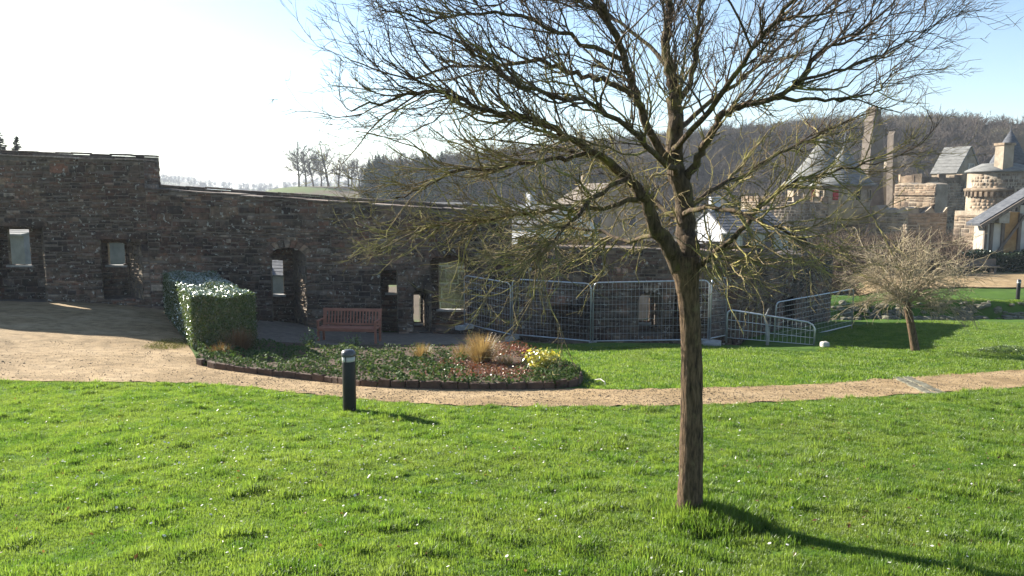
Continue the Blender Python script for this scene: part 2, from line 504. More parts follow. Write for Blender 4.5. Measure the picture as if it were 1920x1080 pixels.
BED_LO = [(372, 683), (400, 691), (480, 701), (600, 715), (680, 724), (800, 729), (960, 730), (1050, 728), (1085, 722)]
BED_HI = [(372, 650), (400, 646), (500, 648), (600, 655), (700, 655), (800, 654), (960, 655), (1020, 668), (1060, 690), (1085, 712)]
sheet('gravel_yard', 'gravel_dark', [(372, 652), (400, 649), (500, 651), (600, 657), (700, 657), (800, 655), (960, 655)],
      [(372, 560), (440, 560), (520, 560), (640, 560), (760, 560), (900, 560), (960, 560)], list(range(372, 962, 14)), 14, 0.02)
bed_px = list(range(372, 1086, 10))
sheet('flower_bed', 'soil', BED_LO, BED_HI, bed_px, 14, 0.13)

# terrace path at the far right, above the rubble wall
def quad_sheet(name, mat, pts, n, lift):
    """pts: 4 ground corners a,b,c,d as (x,y)"""
    vs = []; fs = []
    a, b, c, d = [Vector((*p, 0)) for p in pts]
    for i in range(n + 1):
        for j in range(n + 1):
            p = a.lerp(b, i / n).lerp(d.lerp(c, i / n), j / n)
            vs.append((p.x, p.y, Hs(p.x, p.y) + lift))
    for i in range(n):
        for j in range(n):
            q = i * (n + 1) + j
            fs.append((q, q + n + 1, q + n + 2, q + 1))
    m = MB(); m.add(vs, fs)
    return tag(m.build(name, mat, None, True), kind='structure')
quad_sheet('terrace_path', 'sand', [(14.5, 39.4), (40, 41.5), (40, 48.5), (14.5, 46.0)], 24, 0.06)

# ------------------------------------------------------------------ masonry
TPL = []
_r = random.Random(11)
for _ in range(14):
    v = []
    for ring, (s, dpt) in enumerate(((1.0, -1.0), (0.97, 0.45), (0.84, 1.0))):
        for a, b in ((-1, -1), (1, -1), (1, 1), (-1, 1)):
            j = 0.0 if ring == 0 else 0.11
            v.append((a * s * 0.5 * (1 + _r.uniform(-j, j * .4)), b * s * 0.5 * (1 + _r.uniform(-j, j * .4)), dpt * (1 if ring < 2 else _r.uniform(0.75, 1.2))))
    TPL.append(np.array(v))
TPL_F = []
for r_ in (0, 4):
    for k in range(4):
        k2 = (k + 1) % 4
        TPL_F.append((r_ + k, r_ + k2, r_ + 4 + k2, r_ + 4 + k))
TPL_F.append((8, 9, 10, 11))
TPL_F = np.array(TPL_F)

def stone_templates(mat):
    out = []
    for i, t_ in enumerate(TPL):
        me = np_mesh('stone', t_, TPL_F)
        me.materials.append(MAT[mat]); out.append(me)
    return out
STONE_ME = {}

class Hole:
    """opening in a wall face: u0..u1, z0..z1, arched from zs upwards when zs given"""
    def __init__(s, u0, u1, z0, z1, zs=None): s.u0, s.u1, s.z0, s.z1, s.zs = u0, u1, z0, z1, zs; s.sh = 0.0; s.sp = 0.0
    def span(s, z):
        if z <= s.z0 or z >= s.z1: return None
        if s.zs is None or z <= s.zs: return (s.u0, s.u1)
        k = math.sqrt(max(0, 1 - ((z - s.zs) / (s.z1 - s.zs)) ** 2))
        c = (s.u0 + s.u1) / 2; h = (s.u1 - s.u0) / 2 * k
        return (c - h, c + h)
    def top(s, u):
        if s.zs is None: return s.z1
        c = (s.u0 + s.u1) / 2; h = (s.u1 - s.u0) / 2
        k = min(1, abs(u - c) / h)
        return s.zs + (s.z1 - s.zs) * math.sqrt(max(0, 1 - k * k))

class Face:
    """a vertical plane: origin o, direction d (unit, horizontal), normal n (out of the wall)"""
    def __init__(s, o, d, n): s.o, s.d, s.n = Vector(o), Vector(d).normalized(), Vector(n).normalized()
    def p(s, u, z, off=0.0):
        q = s.o + s.d * u + s.n * off
        return Vector((q.x, q.y, z))
    def uz(s, px, py):
        r = ray(px, py)
        c = Vector((0, 0, CZ))
        k = (s.o - c).dot(s.n) / r.dot(s.n)
        q = c + r * k
        return (q - s.o).dot(s.d), q.z

def lay(face, u0, u1, zb, zt, holes, rng, hr=(0.045, 0.15), lr=(0.09, 0.48), proud=(0.004, 0.04), gap=0.008):
    """stones as (face, u, z, w, h, proud)"""
    out = []
    z = min(zb(u0), zb(u1), zb((u0 + u1) / 2))
    ztop = max(zt(u0), zt(u1))
    while z < ztop:
        h = rng.uniform(*hr) * (rng.uniform(1.3, 2.0) if rng.random() < .2 else 1)
        zm = z + h / 2
        spans = sorted([sp for hl in holes for sp in [hl.span(zm)] if sp])
        segs = []; a = u0
        for s0, s1 in spans:
            if s0 > a: segs.append((a, min(s0, u1)))
            a = max(a, s1)
        if a < u1: segs.append((a, u1))
        for s0, s1 in segs:
            u = s0
            while u < s1 - 0.03:
                w = rng.uniform(*lr) * (0.7 + h * 4)
                if s1 - (u + w) < 0.1: w = s1 - u
                uc = u + w / 2
                if zm + h * 0.45 < zt(uc) and zm > zb(uc):
                    hh = h * rng.uniform(0.6, 1.3)
                    out.append((face, uc, zm + rng.uniform(-.03, .03), w - gap, hh - gap, rng.uniform(*proud)))
                u += w
        z += h
    return out

def stones_to(parent, stones, mat, n_single, rng, name='stone', rest='small_stones'):
    stones = sorted(stones, key=lambda s: -s[3] * s[4])
    if mat not in STONE_ME: STONE_ME[mat] = stone_templates(mat)
    for (f, u, z, w, h, pr) in stones[:n_single]:
        me = rng.choice(STONE_ME[mat])
        o = bpy.data.objects.new(name, me); COL.objects.link(o)
        p = f.p(u, z)
        M = Matrix(((f.d.x * w, 0, f.n.x * pr, p.x), (f.d.y * w, 0, f.n.y * pr, p.y), (0, h, 0, p.z), (0, 0, 0, 1)))
        o.parent = parent
        o.matrix_basis = Matrix.Translation(-Vector(parent.location)) @ M
    restl = stones[n_single:]
    if restl:
        V = np.zeros((len(restl), 12, 3)); 
        for i, (f, u, z, w, h, pr) in enumerate(restl):
            t_ = TPL[rng.randrange(len(TPL))]
            p = f.p(u, z)
            V[i, :, 0] = p.x + f.d.x * t_[:, 0] * w + f.n.x * t_[:, 2] * pr
            V[i, :, 1] = p.y + f.d.y * t_[:, 0] * w + f.n.y * t_[:, 2] * pr
            V[i, :, 2] = p.z + t_[:, 1] * h
        Q = (TPL_F[None] + (np.arange(len(restl)) * 12)[:, None, None]).reshape(-1, 4)
        me = np_mesh(rest, V.reshape(-1, 3), Q)
        o = link(rest, me, mat, parent); tag(o, kind='stuff')

def core(mb, face, u0, u1, zb, zt, holes, d0, d1):
    """solid layer of a wall between depth d0 and d1 behind the face, with openings"""
    br = {u0, u1}
    for h in holes:
        br |= {max(u0, min(u1, h.u0)), max(u0, min(u1, h.u1))}
        if h.zs is not None:
            for k in range(1, 12): br.add(h.u0 + (h.u1 - h.u0) * k / 12)
    n = int((u1 - u0) / 1.2)
    for k in range(1, n):
        u = u0 + (u1 - u0) * k / n
        if all(u < h.u0 - .6 or u > h.u1 + .6 for h in holes): br.add(u)
    br = sorted(br)
    def shf(u):
        for h in holes:
            if h.u0 - 1e-6 <= u <= h.u1 + 1e-6: return h.sh
        return 0.0
    def prism(a, b, za0, za1, zb0, zb1):
        # bottom za0 (at a), zb0 (at b); top za1, zb1
        pts = []
        for off in (-d0, -d1):
            sa, sb = (shf(a), shf(b)) if off == -d1 else (0, 0)
            pts += [face.p(a + sa, za0, off), face.p(b + sb, zb0, off), face.p(b + sb, zb1, off), face.p(a + sa, za1, off)]
        mb.add(pts, [(0, 1, 2, 3), (7, 6, 5, 4), (1, 0, 4, 5), (2, 1, 5, 6), (3, 2, 6, 7), (0, 3, 7, 4)])
    for a, b in zip(br[:-1], br[1:]):
        if b - a < 1e-4: continue
        m = (a + b) / 2
        hs = sorted([h for h in holes if h.u0 < m < h.u1], key=lambda h: h.z0)
        la, lb = zb(a), zb(b)
        for h in hs:
            if h.z0 > max(la, lb) + 0.01: prism(a, b, la, h.z0, lb, h.z0)
            la, lb = h.top(a), h.top(b)
        prism(a, b, la, zt(a), lb, zt(b))

def lerp_fn(u0, z0, u1, z1):
    return lambda u: z0 + (z1 - z0) * (u - u0) / (u1 - u0)

def wall(name, label, pa, pb, top_a, top_b, base_drop, niches, windows, n_single, seed, ups=0.14, thick=(1.0, 1.13), clip=None, right_end=False, group=None):
    """pa,pb: (px, depth) of the inner face ends; top_*: photo y of the ledge; niches/windows in photo pixels"""
    rng = random.Random(seed)
    A = at(pa[0], 520, pa[1]); B = at(pb[0], 520, pb[1])
    d = Vector((B.x - A.x, B.y - A.y, 0)); L = d.length; d.normalize()
    nrm = Vector((d.y, -d.x, 0))
    f = Face((A.x, A.y, 0), d, nrm)
    za = f.uz(pa[0], top_a)[1]; zb_ = f.uz(pb[0], top_b)[1]
    zt = lerp_fn(0, za, L, zb_)
    def zb(u):
        p = f.p(u, 0); return Hs(p.x, p.y) - base_drop
    root = thing(name, (A.x, A.y, zb(0)), label, 'wall', group)
    def hole(q):
        x0, y0, x1, y1 = q[:4]
        u0, z1 = f.uz(x0, y0); u1, _ = f.uz(x1, y0)
        _, z0 = f.uz((x0 + x1) / 2, y1)
        zs = f.uz((x0 + x1) / 2, q[4])[1] if len(q) > 4 and q[4] else None
        hl = Hole(u0, u1, z0, z1, zs)
        hl.sp = f.uz(x1, y0)[0] - f.uz(x1 - q[5], y0)[0] if len(q) > 5 else 0.0
        ctr = f.p((u0 + u1) / 2, z0); vd = Vector((ctr.x, ctr.y, 0)).normalized()
        hl.sh = thick[0] * vd.dot(d) / max(.3, -vd.dot(nrm)) if u0 > .1 else 0.0     # oblique embrasure
        return hl
    nh = [hole(q) for q in niches]
    wh = []
    for q in windows:
        # the opening lies in the back layer: look it up on the plane behind
        fb = Face(f.o - nrm * thick[0], d, nrm)
        x0, y0, x1, y1 = q[:4]
        u0, z1 = fb.uz(x0, y0); u1, _ = fb.uz(x1, y0); _, z0 = fb.uz(x0, y1)
        wh.append(Hole(u0, u1, z0, z1))
    mb = MB(); core(mb, f, 0, L, zb, zt, nh, 0.0, thick[0]); mb.build('core', 'mortar', root)
    ztu = lambda u: zt(u) + ups
    mb = MB(); core(mb, f, 0, L, zb, ztu, wh, thick[0] + 0.002, thick[1]); mb.build('rear_core', 'mortar', root)
    st = lay(f, 0, L, zb, zt, nh, rng)
    # upstand face above the ledge
    fu = Face(f.o - nrm * (thick[0] + 0.002), d, nrm)
    if ups > 0.05:
        st += lay(fu, 0, L, lambda u: zt(u) + 0.05, ztu, [], rng, (0.05, 0.1), (0.15, 0.4))
    if right_end:
        fe = Face(f.p(L, 0), -nrm, d)
        st += lay(fe, 0, thick[0], lambda u: zb(L), lambda u: zt(L), [], rng)
        st += lay(fe, thick[0], thick[1], lambda u: zb(L), lambda u: ztu(L), [], rng)
    # backs and jambs of the niches
    js = []
    for h in nh:
        fb = Face(f.o - nrm * (thick[0] + 0.002), d, nrm)
        st += lay(fb, h.u0 + h.sh, h.u1 + h.sh - h.sp, lambda u: h.z0, lambda u: h.z1, wh, rng)
        zs = h.zs if h.zs is not None else h.z1
        pb_, pf_ = f.p(h.u1 + h.sh - h.sp, 0, -thick[0]), f.p(h.u1, 0)      # right jamb, splayed towards the room side
        jd = (pf_ - pb_); jl = jd.length; jd.normalize()
        if h.sp:
            m = MB(); tri = [f.p(h.u1, 0, -.02), f.p(h.u1 + h.sh, 0, -thick[0] - .001), f.p(h.u1 + h.sh - h.sp, 0, -thick[0] - .001)]
            m.add([Vector((t_.x, t_.y, h.z0 - .3)) for t_ in tri] + [Vector((t_.x, t_.y, h.z1)) for t_ in tri], [(0, 1, 2), (5, 4, 3), (0, 2, 5, 3), (2, 1, 4, 5), (1, 0, 3, 4)])
            m.build('splay', 'mortar', root)
        fj = Face(pb_, jd, Vector((-jd.y, jd.x, 0)))
        js += lay(fj, 0, jl, lambda u: h.z0, lambda u: zs, [], rng)
        jd = f.p(h.u0 + h.sh, 0, -thick[0]) - f.p(h.u0, 0); jl = jd.length
        fj = Face(f.p(h.u0, 0), jd, Vector((-jd.y, jd.x, 0)))
        js += lay(fj, 0, jl, lambda u: h.z0, lambda u: zs, [], rng)
        if h.zs is not None:      # voussoirs
            c = (h.u0 + h.u1) / 2; hw = (h.u1 - h.u0) / 2; hh = h.z1 - h.zs
            nv = 11
            for k in range(nv):
                a0 = math.pi * (k + 0.06) / nv; a1 = math.pi * (k + 0.94) / nv
                m = MB()
                def pt(a, g, off): return f.p(c - math.cos(a) * (hw + g), h.zs + math.sin(a) * (hh + g), off)
                q = [pt(a0, -0.005, .065), pt(a1, -0.005, .065), pt(a1, .24, .06), pt(a0, .24, .06), pt(a0, -0.01, -.2), pt(a1, -0.01, -.2), pt(a1, .24, -.05), pt(a0, .24, -.05)]
                m.add(q, [(3, 2, 1, 0), (0, 1, 5, 4), (1, 2, 6, 5), (2, 3, 7, 6), (3, 0, 4, 7)])
                m.build('arch_stone', 'wall_stone', root)
    for w in wh:      # window reveals and sills
        m = MB()
        c = f.p((w.u0 + w.u1) / 2, w.z0 - 0.03, -(thick[0] + (thick[1] - thick[0]) / 2) + 0.04)
        m.box(c, (w.u1 - w.u0 + 0.16, thick[1] - thick[0] + 0.09, 0.07), math.atan2(d.y, d.x))
        m.build('window_sill', 'pale_stone', root)
        m = MB()
        m.box(f.p((w.u0 + w.u1) / 2, w.z1 + 0.075, -thick[0] + 0.02), (w.u1 - w.u0 + 0.3, 0.12, 0.15), math.atan2(d.y, d.x))
        m.build('lintel', 'coping_stone', root)
        for (uu, sgn) in ((w.u1, -1), (w.u0, 1)):
            fj = Face(f.p(uu, 0, -thick[0]), -nrm, d * sgn) if sgn > 0 else Face(f.p(uu, 0, -thick[1]), nrm, -d)
            js += lay(fj, 0.0, thick[1] - thick[0], lambda u: w.z0, lambda u: w.z1, [], rng, proud=(0.004, 0.015))
    for h in nh:
        if h.zs is None:
            m = MB()
            m.box(f.p((h.u0 + h.u1) / 2, h.z1 + 0.07, 0.0), (h.u1 - h.u0 + 0.4, 0.14, 0.14), math.atan2(d.y, d.x))
            m.build('lintel', 'wall_stone', root)
    stones_to(root, st, 'wall_stone', n_single, rng)
    stones_to(root, js, 'jamb_stone', 0, rng, rest='jamb_stones')
    # coping slabs: the ledge in front and the upstand behind
    def coping(off0, off1, zfun, hgt):
        u = 0.0
        while u < L - 0.05:
            w = min(rng.uniform(0.45, 0.95), L - u)
            a = f.p(u + 0.006, 0); um = u + w / 2
            sl = math.atan((zb_ - za) / L)
            c = f.p(um, zfun(um) + hgt / 2 + rng.uniform(-.012, .022), -(off0 + off1) / 2 + rng.uniform(-.02, .02))
            M = Matrix.Rotation(math.atan2(d.y, d.x), 3, 'Z') @ Matrix.Rotation(-sl + rng.uniform(-.012, .012), 3, 'Y') @ Matrix.Rotation(rng.uniform(-.02, .02), 3, 'X')
            m = MB(); m.box(c, (w - 0.015, off1 - off0, hgt), mtx=M)
            o = m.build('coping_slab', 'coping_stone', root)
            b = o.modifiers.new('bevel', 'BEVEL'); b.width = 0.012; b.segments = 2
            u += w
    coping(-0.05, thick[0] - 0.01, lambda u: zt(u) + 0.003, 0.055)
    coping(thick[0] - 0.03, thick[1] + 0.05, lambda u: ztu(u) + 0.003, 0.06)
    return f, L, zb, zt, root

wall('castle_rampart', 'tall dark rubble stone wall with two window niches, leftmost and highest stretch',
     (-1500, 27.2), (281, 26.6), 236, 303, 0.4,
     [(-40, 424, 80, 568), (186, 448, 264, 562, None, 26)],
     [(13, 430, 54, 497), (201, 455, 233, 497)], 300, 21, ups=0.18, right_end=True)
wall('castle_rampart', 'long dark rubble wall with arched niche and doorway behind the bench and hedge',
     (281.5, 26.6), (958, 26.2), 356, 402, 0.4,
     [(506, 463, 573, 652, 482, 24), (712, 506, 745, 640), (773, 540, 806, 622, 556, 14), (806, 478, 876, 618, 490)],
     [(507, 487, 530, 552), (727, 533, 744, 549), (773, 552, 788, 606), (822, 492, 871, 580)], 300, 22, ups=0.13)
wall('castle_rampart', 'lower dark rubble wall behind the wire site fence',
     (958.5, 26.2), (1384, 24.65), 462, 474, 0.7,
     [(1030, 566, 1104, 640, 584), (1196, 546, 1246, 630, 566, 20), (1262, 548, 1290, 640)],
     [(1196, 552, 1218, 604)], 300, 23, ups=0.2)
wall('castle_rampart', 'far receding end of the rubble wall left of the small bushy tree',
     (1384.5, 24.65), (1560, 34.0), 474, 486, 0.6,
     [(1470, 560, 1490, 640)], [(1474, 572, 1480, 590)], 220, 24, ups=0.2, right_end=True)

# ------------------------------------------------------------------ rubble bank edge on the right
def rock_mesh(rng, n=1):
    m = MB()
    nu, nv = 7, 5
    pts = []
    for j in range(nv):
        th = math.pi * (j + 0.5) / nv - math.pi / 2
        for i in range(nu):
            a = 2 * math.pi * (i + .5 * (j % 2)) / nu
            r = rng.uniform(0.8, 1.1)
            q = [math.cos(a) * math.cos(th) * r, math.sin(a) * math.cos(th) * r, math.sin(th) * r]
            pts.append([max(-.82, min(.82, c)) for c in q])
    fs = []
    for j in range(nv - 1):
        for i in range(nu):
            i2 = (i + 1) % nu
            fs.append((j * nu + i, j * nu + i2, (j + 1) * nu + i2, (j + 1) * nu + i))
    fs.append(tuple(reversed(range(nu)))); fs.append(tuple((nv - 1) * nu + i for i in range(nu)))
    m.add(pts, fs)
    me = m.mesh('rock'); me.materials.append(MAT['rubble'])
    return me
_r = random.Random(5)
ROCKS = [rock_mesh(_r) for _ in range(8)]
rw = thing('rubble_wall', (12.5, 34.4, Hs(12.5, 34.2)), 'low broken dry stone retaining wall along the lawn edge at far right', 'wall')
for i in range(295):
    t_ = _r.random()
    x = 11.0 + t_ * 19
    lev = _r.random()
    y = 34.35 + 0.05 * (x - 15) + lev * 0.75 + _r.uniform(-.15, .15)
    o = bpy.data.objects.new('rock', _r.choice(ROCKS)); COL.objects.link(o)
    s_ = _r.uniform(0.08, 0.21)
    o.parent = rw
    M = Matrix.Translation((x, y, Hs(x, y) + s_ * 0.25)) @ Matrix.Rotation(_r.uniform(0, 6), 4, 'Z') @ Matrix.Diagonal((s_ * 1.4, s_, s_ * 0.7, 1))
    o.matrix_basis = Matrix.Translation(-rw.location) @ M

# ------------------------------------------------------------------ trees
def grow(rng, p, d, L, r, n, wob, up, mb, sides, rend=0.35):
    """one wandering shoot; returns its points and radii"""
    pts = [p.copy()]; rad = [r]
    step = L / n
    d = d.normalized()
    for i in range(n):
        d = d + Vector((rng.gauss(0, wob), rng.gauss(0, wob), rng.gauss(0, wob) + up))
        d.normalize()
        p = p + d * step
        pts.append(p.copy()); rad.append(r * (1 - (1 - rend) * (i + 1) / n))
    mb.tube(pts, rad, sides, cap=False)
    return pts, rad

def side_dir(rng, tg, ang, prefer=None, k=0.0):
    ax = tg.orthogonal().normalized()
    ax = Quaternion(tg, rng.uniform(0, 2 * math.pi)) @ ax
    d = Quaternion(ax, ang) @ tg
    if prefer is not None: d = (d.normalized() + prefer * k)
    return d.normalized()

def resample(pts, rad, m):
    out = []; ro = []
    n = len(pts)
    # catmull-rom through the traced points
    for i in range(n - 1):
        p0 = pts[max(i - 1, 0)]; p1 = pts[i]; p2 = pts[i + 1]; p3 = pts[min(i + 2, n - 1)]
        for k in range(m):
            t_ = k / m
            q = 0.5 * ((2 * p1) + (p2 - p0) * t_ + (2 * p0 - 5 * p1 + 4 * p2 - p3) * t_ ** 2 + (3 * p1 - p0 - 3 * p2 + p3) * t_ ** 3)
            out.append(q); ro.append(rad[i] + (rad[i + 1] - rad[i]) * t_)
    out.append(pts[-1]); ro.append(rad[-1])
    return out, ro

def main_tree():
    rng = random.Random(42)
    D = 7.2
    base = ground(1293, 968)
    D = base.y
    root = thing('bare_tree', base, 'large bare mossy tree with spreading crown standing on the near lawn', 'tree')
    k = D / F
    def pt(px, py, dy): return at(px, py, D + dy)
    def jit(i, kk): return rng.uniform(-.05, .07)
    # trunk
    tr = [(1293, 1000, 0, 40), (1293, 975, 0, 31), (1293, 958, 0, 27), (1294, 930, 0, 24.2), (1296, 850, 0, 22), (1297, 740, 0, 20.5), (1296, 640, 0, 19), (1292, 570, 0, 19), (1288, 530, 0, 22), (1286, 505, 0, 26), (1288, 480, 0, 21)]
    pts, rad = resample([pt(a, b, c) for a, b, c, r in tr], [r * k for *_, r in tr], 6)
    m = MB(); m.tube(pts, rad, 22, True, jit); m.build('trunk', 'bark_trunk', root, True)
    # limbs: (px, py, depth offset, half width in px)
    limbs = [
        [(1283, 515, 0, 20), (1258, 470, -.05, 18), (1225, 420, -.12, 14.5), (1208, 372, -.2, 11.5), (1175, 333, -.28, 9), (1111, 283, -.4, 7), (1062, 258, -.45, 6.2), (1037, 238, -.5, 5.4), (990, 222, -.55, 4.8), (916, 212, -.65, 4.2), (860, 185, -.7, 4), (800, 172, -.8, 3.2), (730, 190, -.9, 2.2), (660, 205, -1, 1.3)],
        [(1288, 515, .02, 19), (1288, 450, .08, 17.5), (1284, 390, .1, 17), (1272, 330, .1, 16), (1264, 285, .12, 15), (1267, 235, .15, 14), (1265, 190, .18, 12), (1256, 130, .2, 9), (1249, 72, .25, 7.5), (1254, 0, .3, 6), (1245, -90, .4, 4.5), (1260, -190, .5, 3)],
        [(1266, 312, .1, 11), (1240, 284, .0, 10.5), (1211, 226, -.15, 10), (1192, 178, -.25, 9.5), (1172, 111, -.4, 8.5), (1148, 53, -.5, 7.5), (1119, 0, -.6, 6), (1070, -70, -.7, 4.5), (1000, -130, -.8, 3)],
        [(1192, 180, -.25, 7), (1150, 160, -.3, 6.5), (1106, 144, -.2, 6), (1060, 134, -.1, 5.5), (1023, 117, 0, 5), (953, 118, .1, 4.6), (916, 127, .1, 4), (842, 123, .1, 3.3), (780, 145, .15, 2.6), (715, 135, .2, 2), (650, 105, .2, 1.2)],
        [(1266, 205, .2, 8), (1293, 159, .3, 7.5), (1307, 87, .4, 6.5), (1312, 29, .5, 5.5), (1330, -50, .6, 4), (1360, -140, .7, 2.8)],
        [(1282, 345, .1, 11), (1305, 305, .0, 10), (1326, 268, -.1, 9.5), (1350, 226, -.2, 9), (1384, 198, -.3, 8), (1456, 183, -.4, 6.5), (1500, 150, -.4, 5.5), (1533, 106, -.45, 4.4), (1570, 85, -.5, 3.4), (1640, 40, -.5, 2.4), (1690, -20, -.5, 1.5)],
        [(1456, 184, -.4, 5), (1533, 187, -.3, 4), (1590, 185, -.2, 3.2), (1635, 178, -.2, 2.4), (1664, 150, -.2, 1.8), (1682, 126, -.2, 1)],
        [(1490, 158, -.4, 4), (1550, 140, -.6, 3.5), (1610, 120, -.7, 2.8), (1665, 92, -.7, 2.2), (1720, 74, -.7, 1.5), (1765, 20, -.7, .9)],
        [(1292, 505, .0, 9), (1318, 494, -.1, 8), (1338, 476, -.2, 7), (1389, 432, -.35, 6), (1432, 382, -.45, 5), (1500, 338, -.5, 4), (1580, 318, -.5, 3), (1660, 292, -.5, 1.6)],
        [(1111, 283, -.4, 6), (1060, 296, -.5, 5), (1000, 303, -.6, 4.4), (925, 318, -.65, 3.8), (842, 326, -.7, 3.2), (795, 357, -.75, 2.4), (738, 372, -.8, 1.4)],
        [(1208, 372, -.2, 7), (1130, 388, -.4, 5.5), (1020, 398, -.6, 4.4), (930, 411, -.7, 3.6), (805, 422, -.8, 2.4), (742, 442, -.8, 1.4)],
        [(1175, 333, -.28, 6.5), (1110, 372, -.7, 5), (1055, 432, -1, 3.8), (1005, 482, -1.1, 2.6), (962, 524, -1.15, 1.3)],
        [(1284, 395, .1, 7.5), (1330, 362, .4, 6.5), (1400, 322, .7, 5), (1478, 282, .9, 4), (1560, 240, 1.1, 3), (1640, 205, 1.2, 1.8)],
        [(1284, 420, .1, 7), (1250, 400, .6, 6), (1200, 350, 1.0, 5), (1120, 300, 1.4, 4), (1020, 275, 1.7, 3), (900, 262, 1.9, 2)],
        [(1270, 330, .1, 8), (1240, 300, -.5, 7), (1180, 240, -1.0, 5.5), (1090, 190, -1.4, 4.3), (980, 160, -1.7, 3.3), (860, 80, -1.9, 2.2), (740, 20, -2, 1.2)],
        [(1268, 250, .15, 8), (1320, 200, .6, 6.5), (1400, 140, 1.0, 5), (1480, 70, 1.3, 4), (1570, 0, 1.5, 3), (1640, -60, 1.6, 1.8)],
        [(1264, 280, .1, 8), (1310, 230, -.6, 6.5), (1390, 120, -1.1, 5), (1450, 40, -1.4, 4), (1530, -40, -1.6, 2.5)],
        [(1256, 130, .2, 6), (1200, 70, .6, 5), (1120, 20, 1, 4), (1020, -20, 1.3, 3), (900, 10, 1.5, 2.2), (780, -20, 1.6, 1.4)],
        [(1172, 111, -.4, 6), (1090, 80, -.6, 5), (1000, 40, -.8, 4), (900, 20, -1, 3), (800, 40, -1.1, 2.2), (720, 20, -1.2, 1.2)],
        [(1284, 400, .1, 7), (1320, 390, -.6, 5.5), (1390, 400, -1.0, 4.2), (1460, 430, -1.2, 3), (1520, 455, -1.3, 1.8)],
        [(1230, 440, -.1, 7), (1180, 450, .4, 5), (1110, 430, .8, 4), (1030, 430, 1.1, 3), (950, 470, 1.3, 1.6)],
    ]
    centre = at(1275, 330, D)
    twig_low = MB(); twig_hi = MB(); shoots = MB()
    def mossy(p): return p.z < at(1275, 235, D).z + rng.gauss(0, 0.25)
    spurs = []
    for li, lb in enumerate(limbs):
        pts, rad = resample([pt(a, b, c) for a, b, c, r in lb], [r * k * (1.08 if li == 1 else .9 if li == 0 else .74) for *_, r in lb], 4)
        # slight kinks
        pts = [p + Vector((rng.gauss(0, .011), rng.gauss(0, .02), rng.gauss(0, .011))) for p in pts]
        m = MB(); m.tube(pts, rad, 10 if lb[0][3] > 12 else 7, True, jit); m.build('limb', 'bark_limb', root, True)
        n = len(pts)
        total = sum((pts[i + 1] - pts[i]).length for i in range(n - 1))
        nch = int(total * ((8 if lb[-1][0] > 1300 else 11) if lb[len(lb) // 2][1] > 230 else 8.5)) + 4
        for c in range(nch):
            t_ = rng.uniform(0.22 if li > 1 else 0.4, 1.0)
            i = min(n - 2, int(t_ * (n - 1)))
            p = pts[i].lerp(pts[i + 1], rng.random()); tg = (pts[i + 1] - pts[i]).normalized()
            outw = (p - centre); outw.z *= 0.5; outw.normalize()
            low = mossy(p)
            d = side_dir(rng, tg, rng.uniform(.5, 1.1), outw + Vector((0, 0, -0.25 if low else 0.28)), 0.75)
            L = rng.uniform(0.5, 1.25) * (1.05 - 0.45 * t_)
            r0 = min(rad[i] * 0.6, rng.uniform(0.0055, 0.0125) * (1.1 if low else .8))
            mb = twig_low if low else twig_hi
            sp, sr = grow(rng, p, d, L, r0, 8, 0.2, 0.035 if low else 0.05, mb, 5, 0.4)
            for c2 in range(rng.randint(5, 8)):
                i2 = rng.randint(1, 7)
                tg2 = (sp[i2 + 1] - sp[i2]).normalized()
                d2 = side_dir(rng, tg2, rng.uniform(.4, .95), outw + Vector((0, 0, 0.1)), 0.4)
                s2, r2 = grow(rng, sp[i2], d2, L * rng.uniform(.3, .6), sr[i2] * 0.62, 6, 0.21, 0.05, mb, 4, 0.45)
                for c3 in range(rng.randint(1, 4)):
                    i3 = rng.randint(1, 5)
                    tg3 = (s2[i3 + 1] - s2[i3]).normalized()
                    d3 = side_dir(rng, tg3, rng.uniform(.4, .9), outw, 0.25)
                    grow(rng, s2[i3], d3, L * rng.uniform(.1, .26), max(r2[i3] * 0.62, .0022), 4, 0.18, 0.05, mb, 3, 0.5)
        if li in (0, 1, 2, 5, 8, 10, 11, 12, 13):
            for c in range(int(total * 13)):
                i = rng.randint(max(1, n // 12), int(n * .72))
                p = pts[i]; tg = (pts[i + 1] - pts[i]).normalized()
                if p.z > at(1275, 170, D).z: continue
                outw = (p - centre); outw.z *= .4; outw.normalize()
                d = side_dir(rng, tg, rng.uniform(.5, 1.4), outw + Vector((0, 0, rng.uniform(-.4, .4))), .5)
                L = rng.uniform(.2, .7)
                sp, sr = grow(rng, p, d, L, rng.uniform(.004, .008), 7, .24, rng.uniform(-.05, .06), twig_low, 4, .45)
                for c2 in range(rng.randint(2, 5)):
                    i2 = rng.randint(1, 6); tg2 = (sp[i2 + 1] - sp[i2]).normalized()
                    grow(rng, sp[i2], side_dir(rng, tg2, rng.uniform(.4, 1.1)), L * rng.uniform(.25, .6), sr[i2] * .65, 5, .22, .0, twig_low, 3, .5)
    # water shoots and moss spurs on the inner limbs
    o = twig_low.build('mossy_twigs', 'twig_mossy', root, True); tag(o, kind='stuff')
    o = twig_hi.build('upper_twigs', 'twig_dark', root, True); tag(o, kind='stuff')
    # collar of longer grass is part of the lawn
    return base
TREE = main_tree()

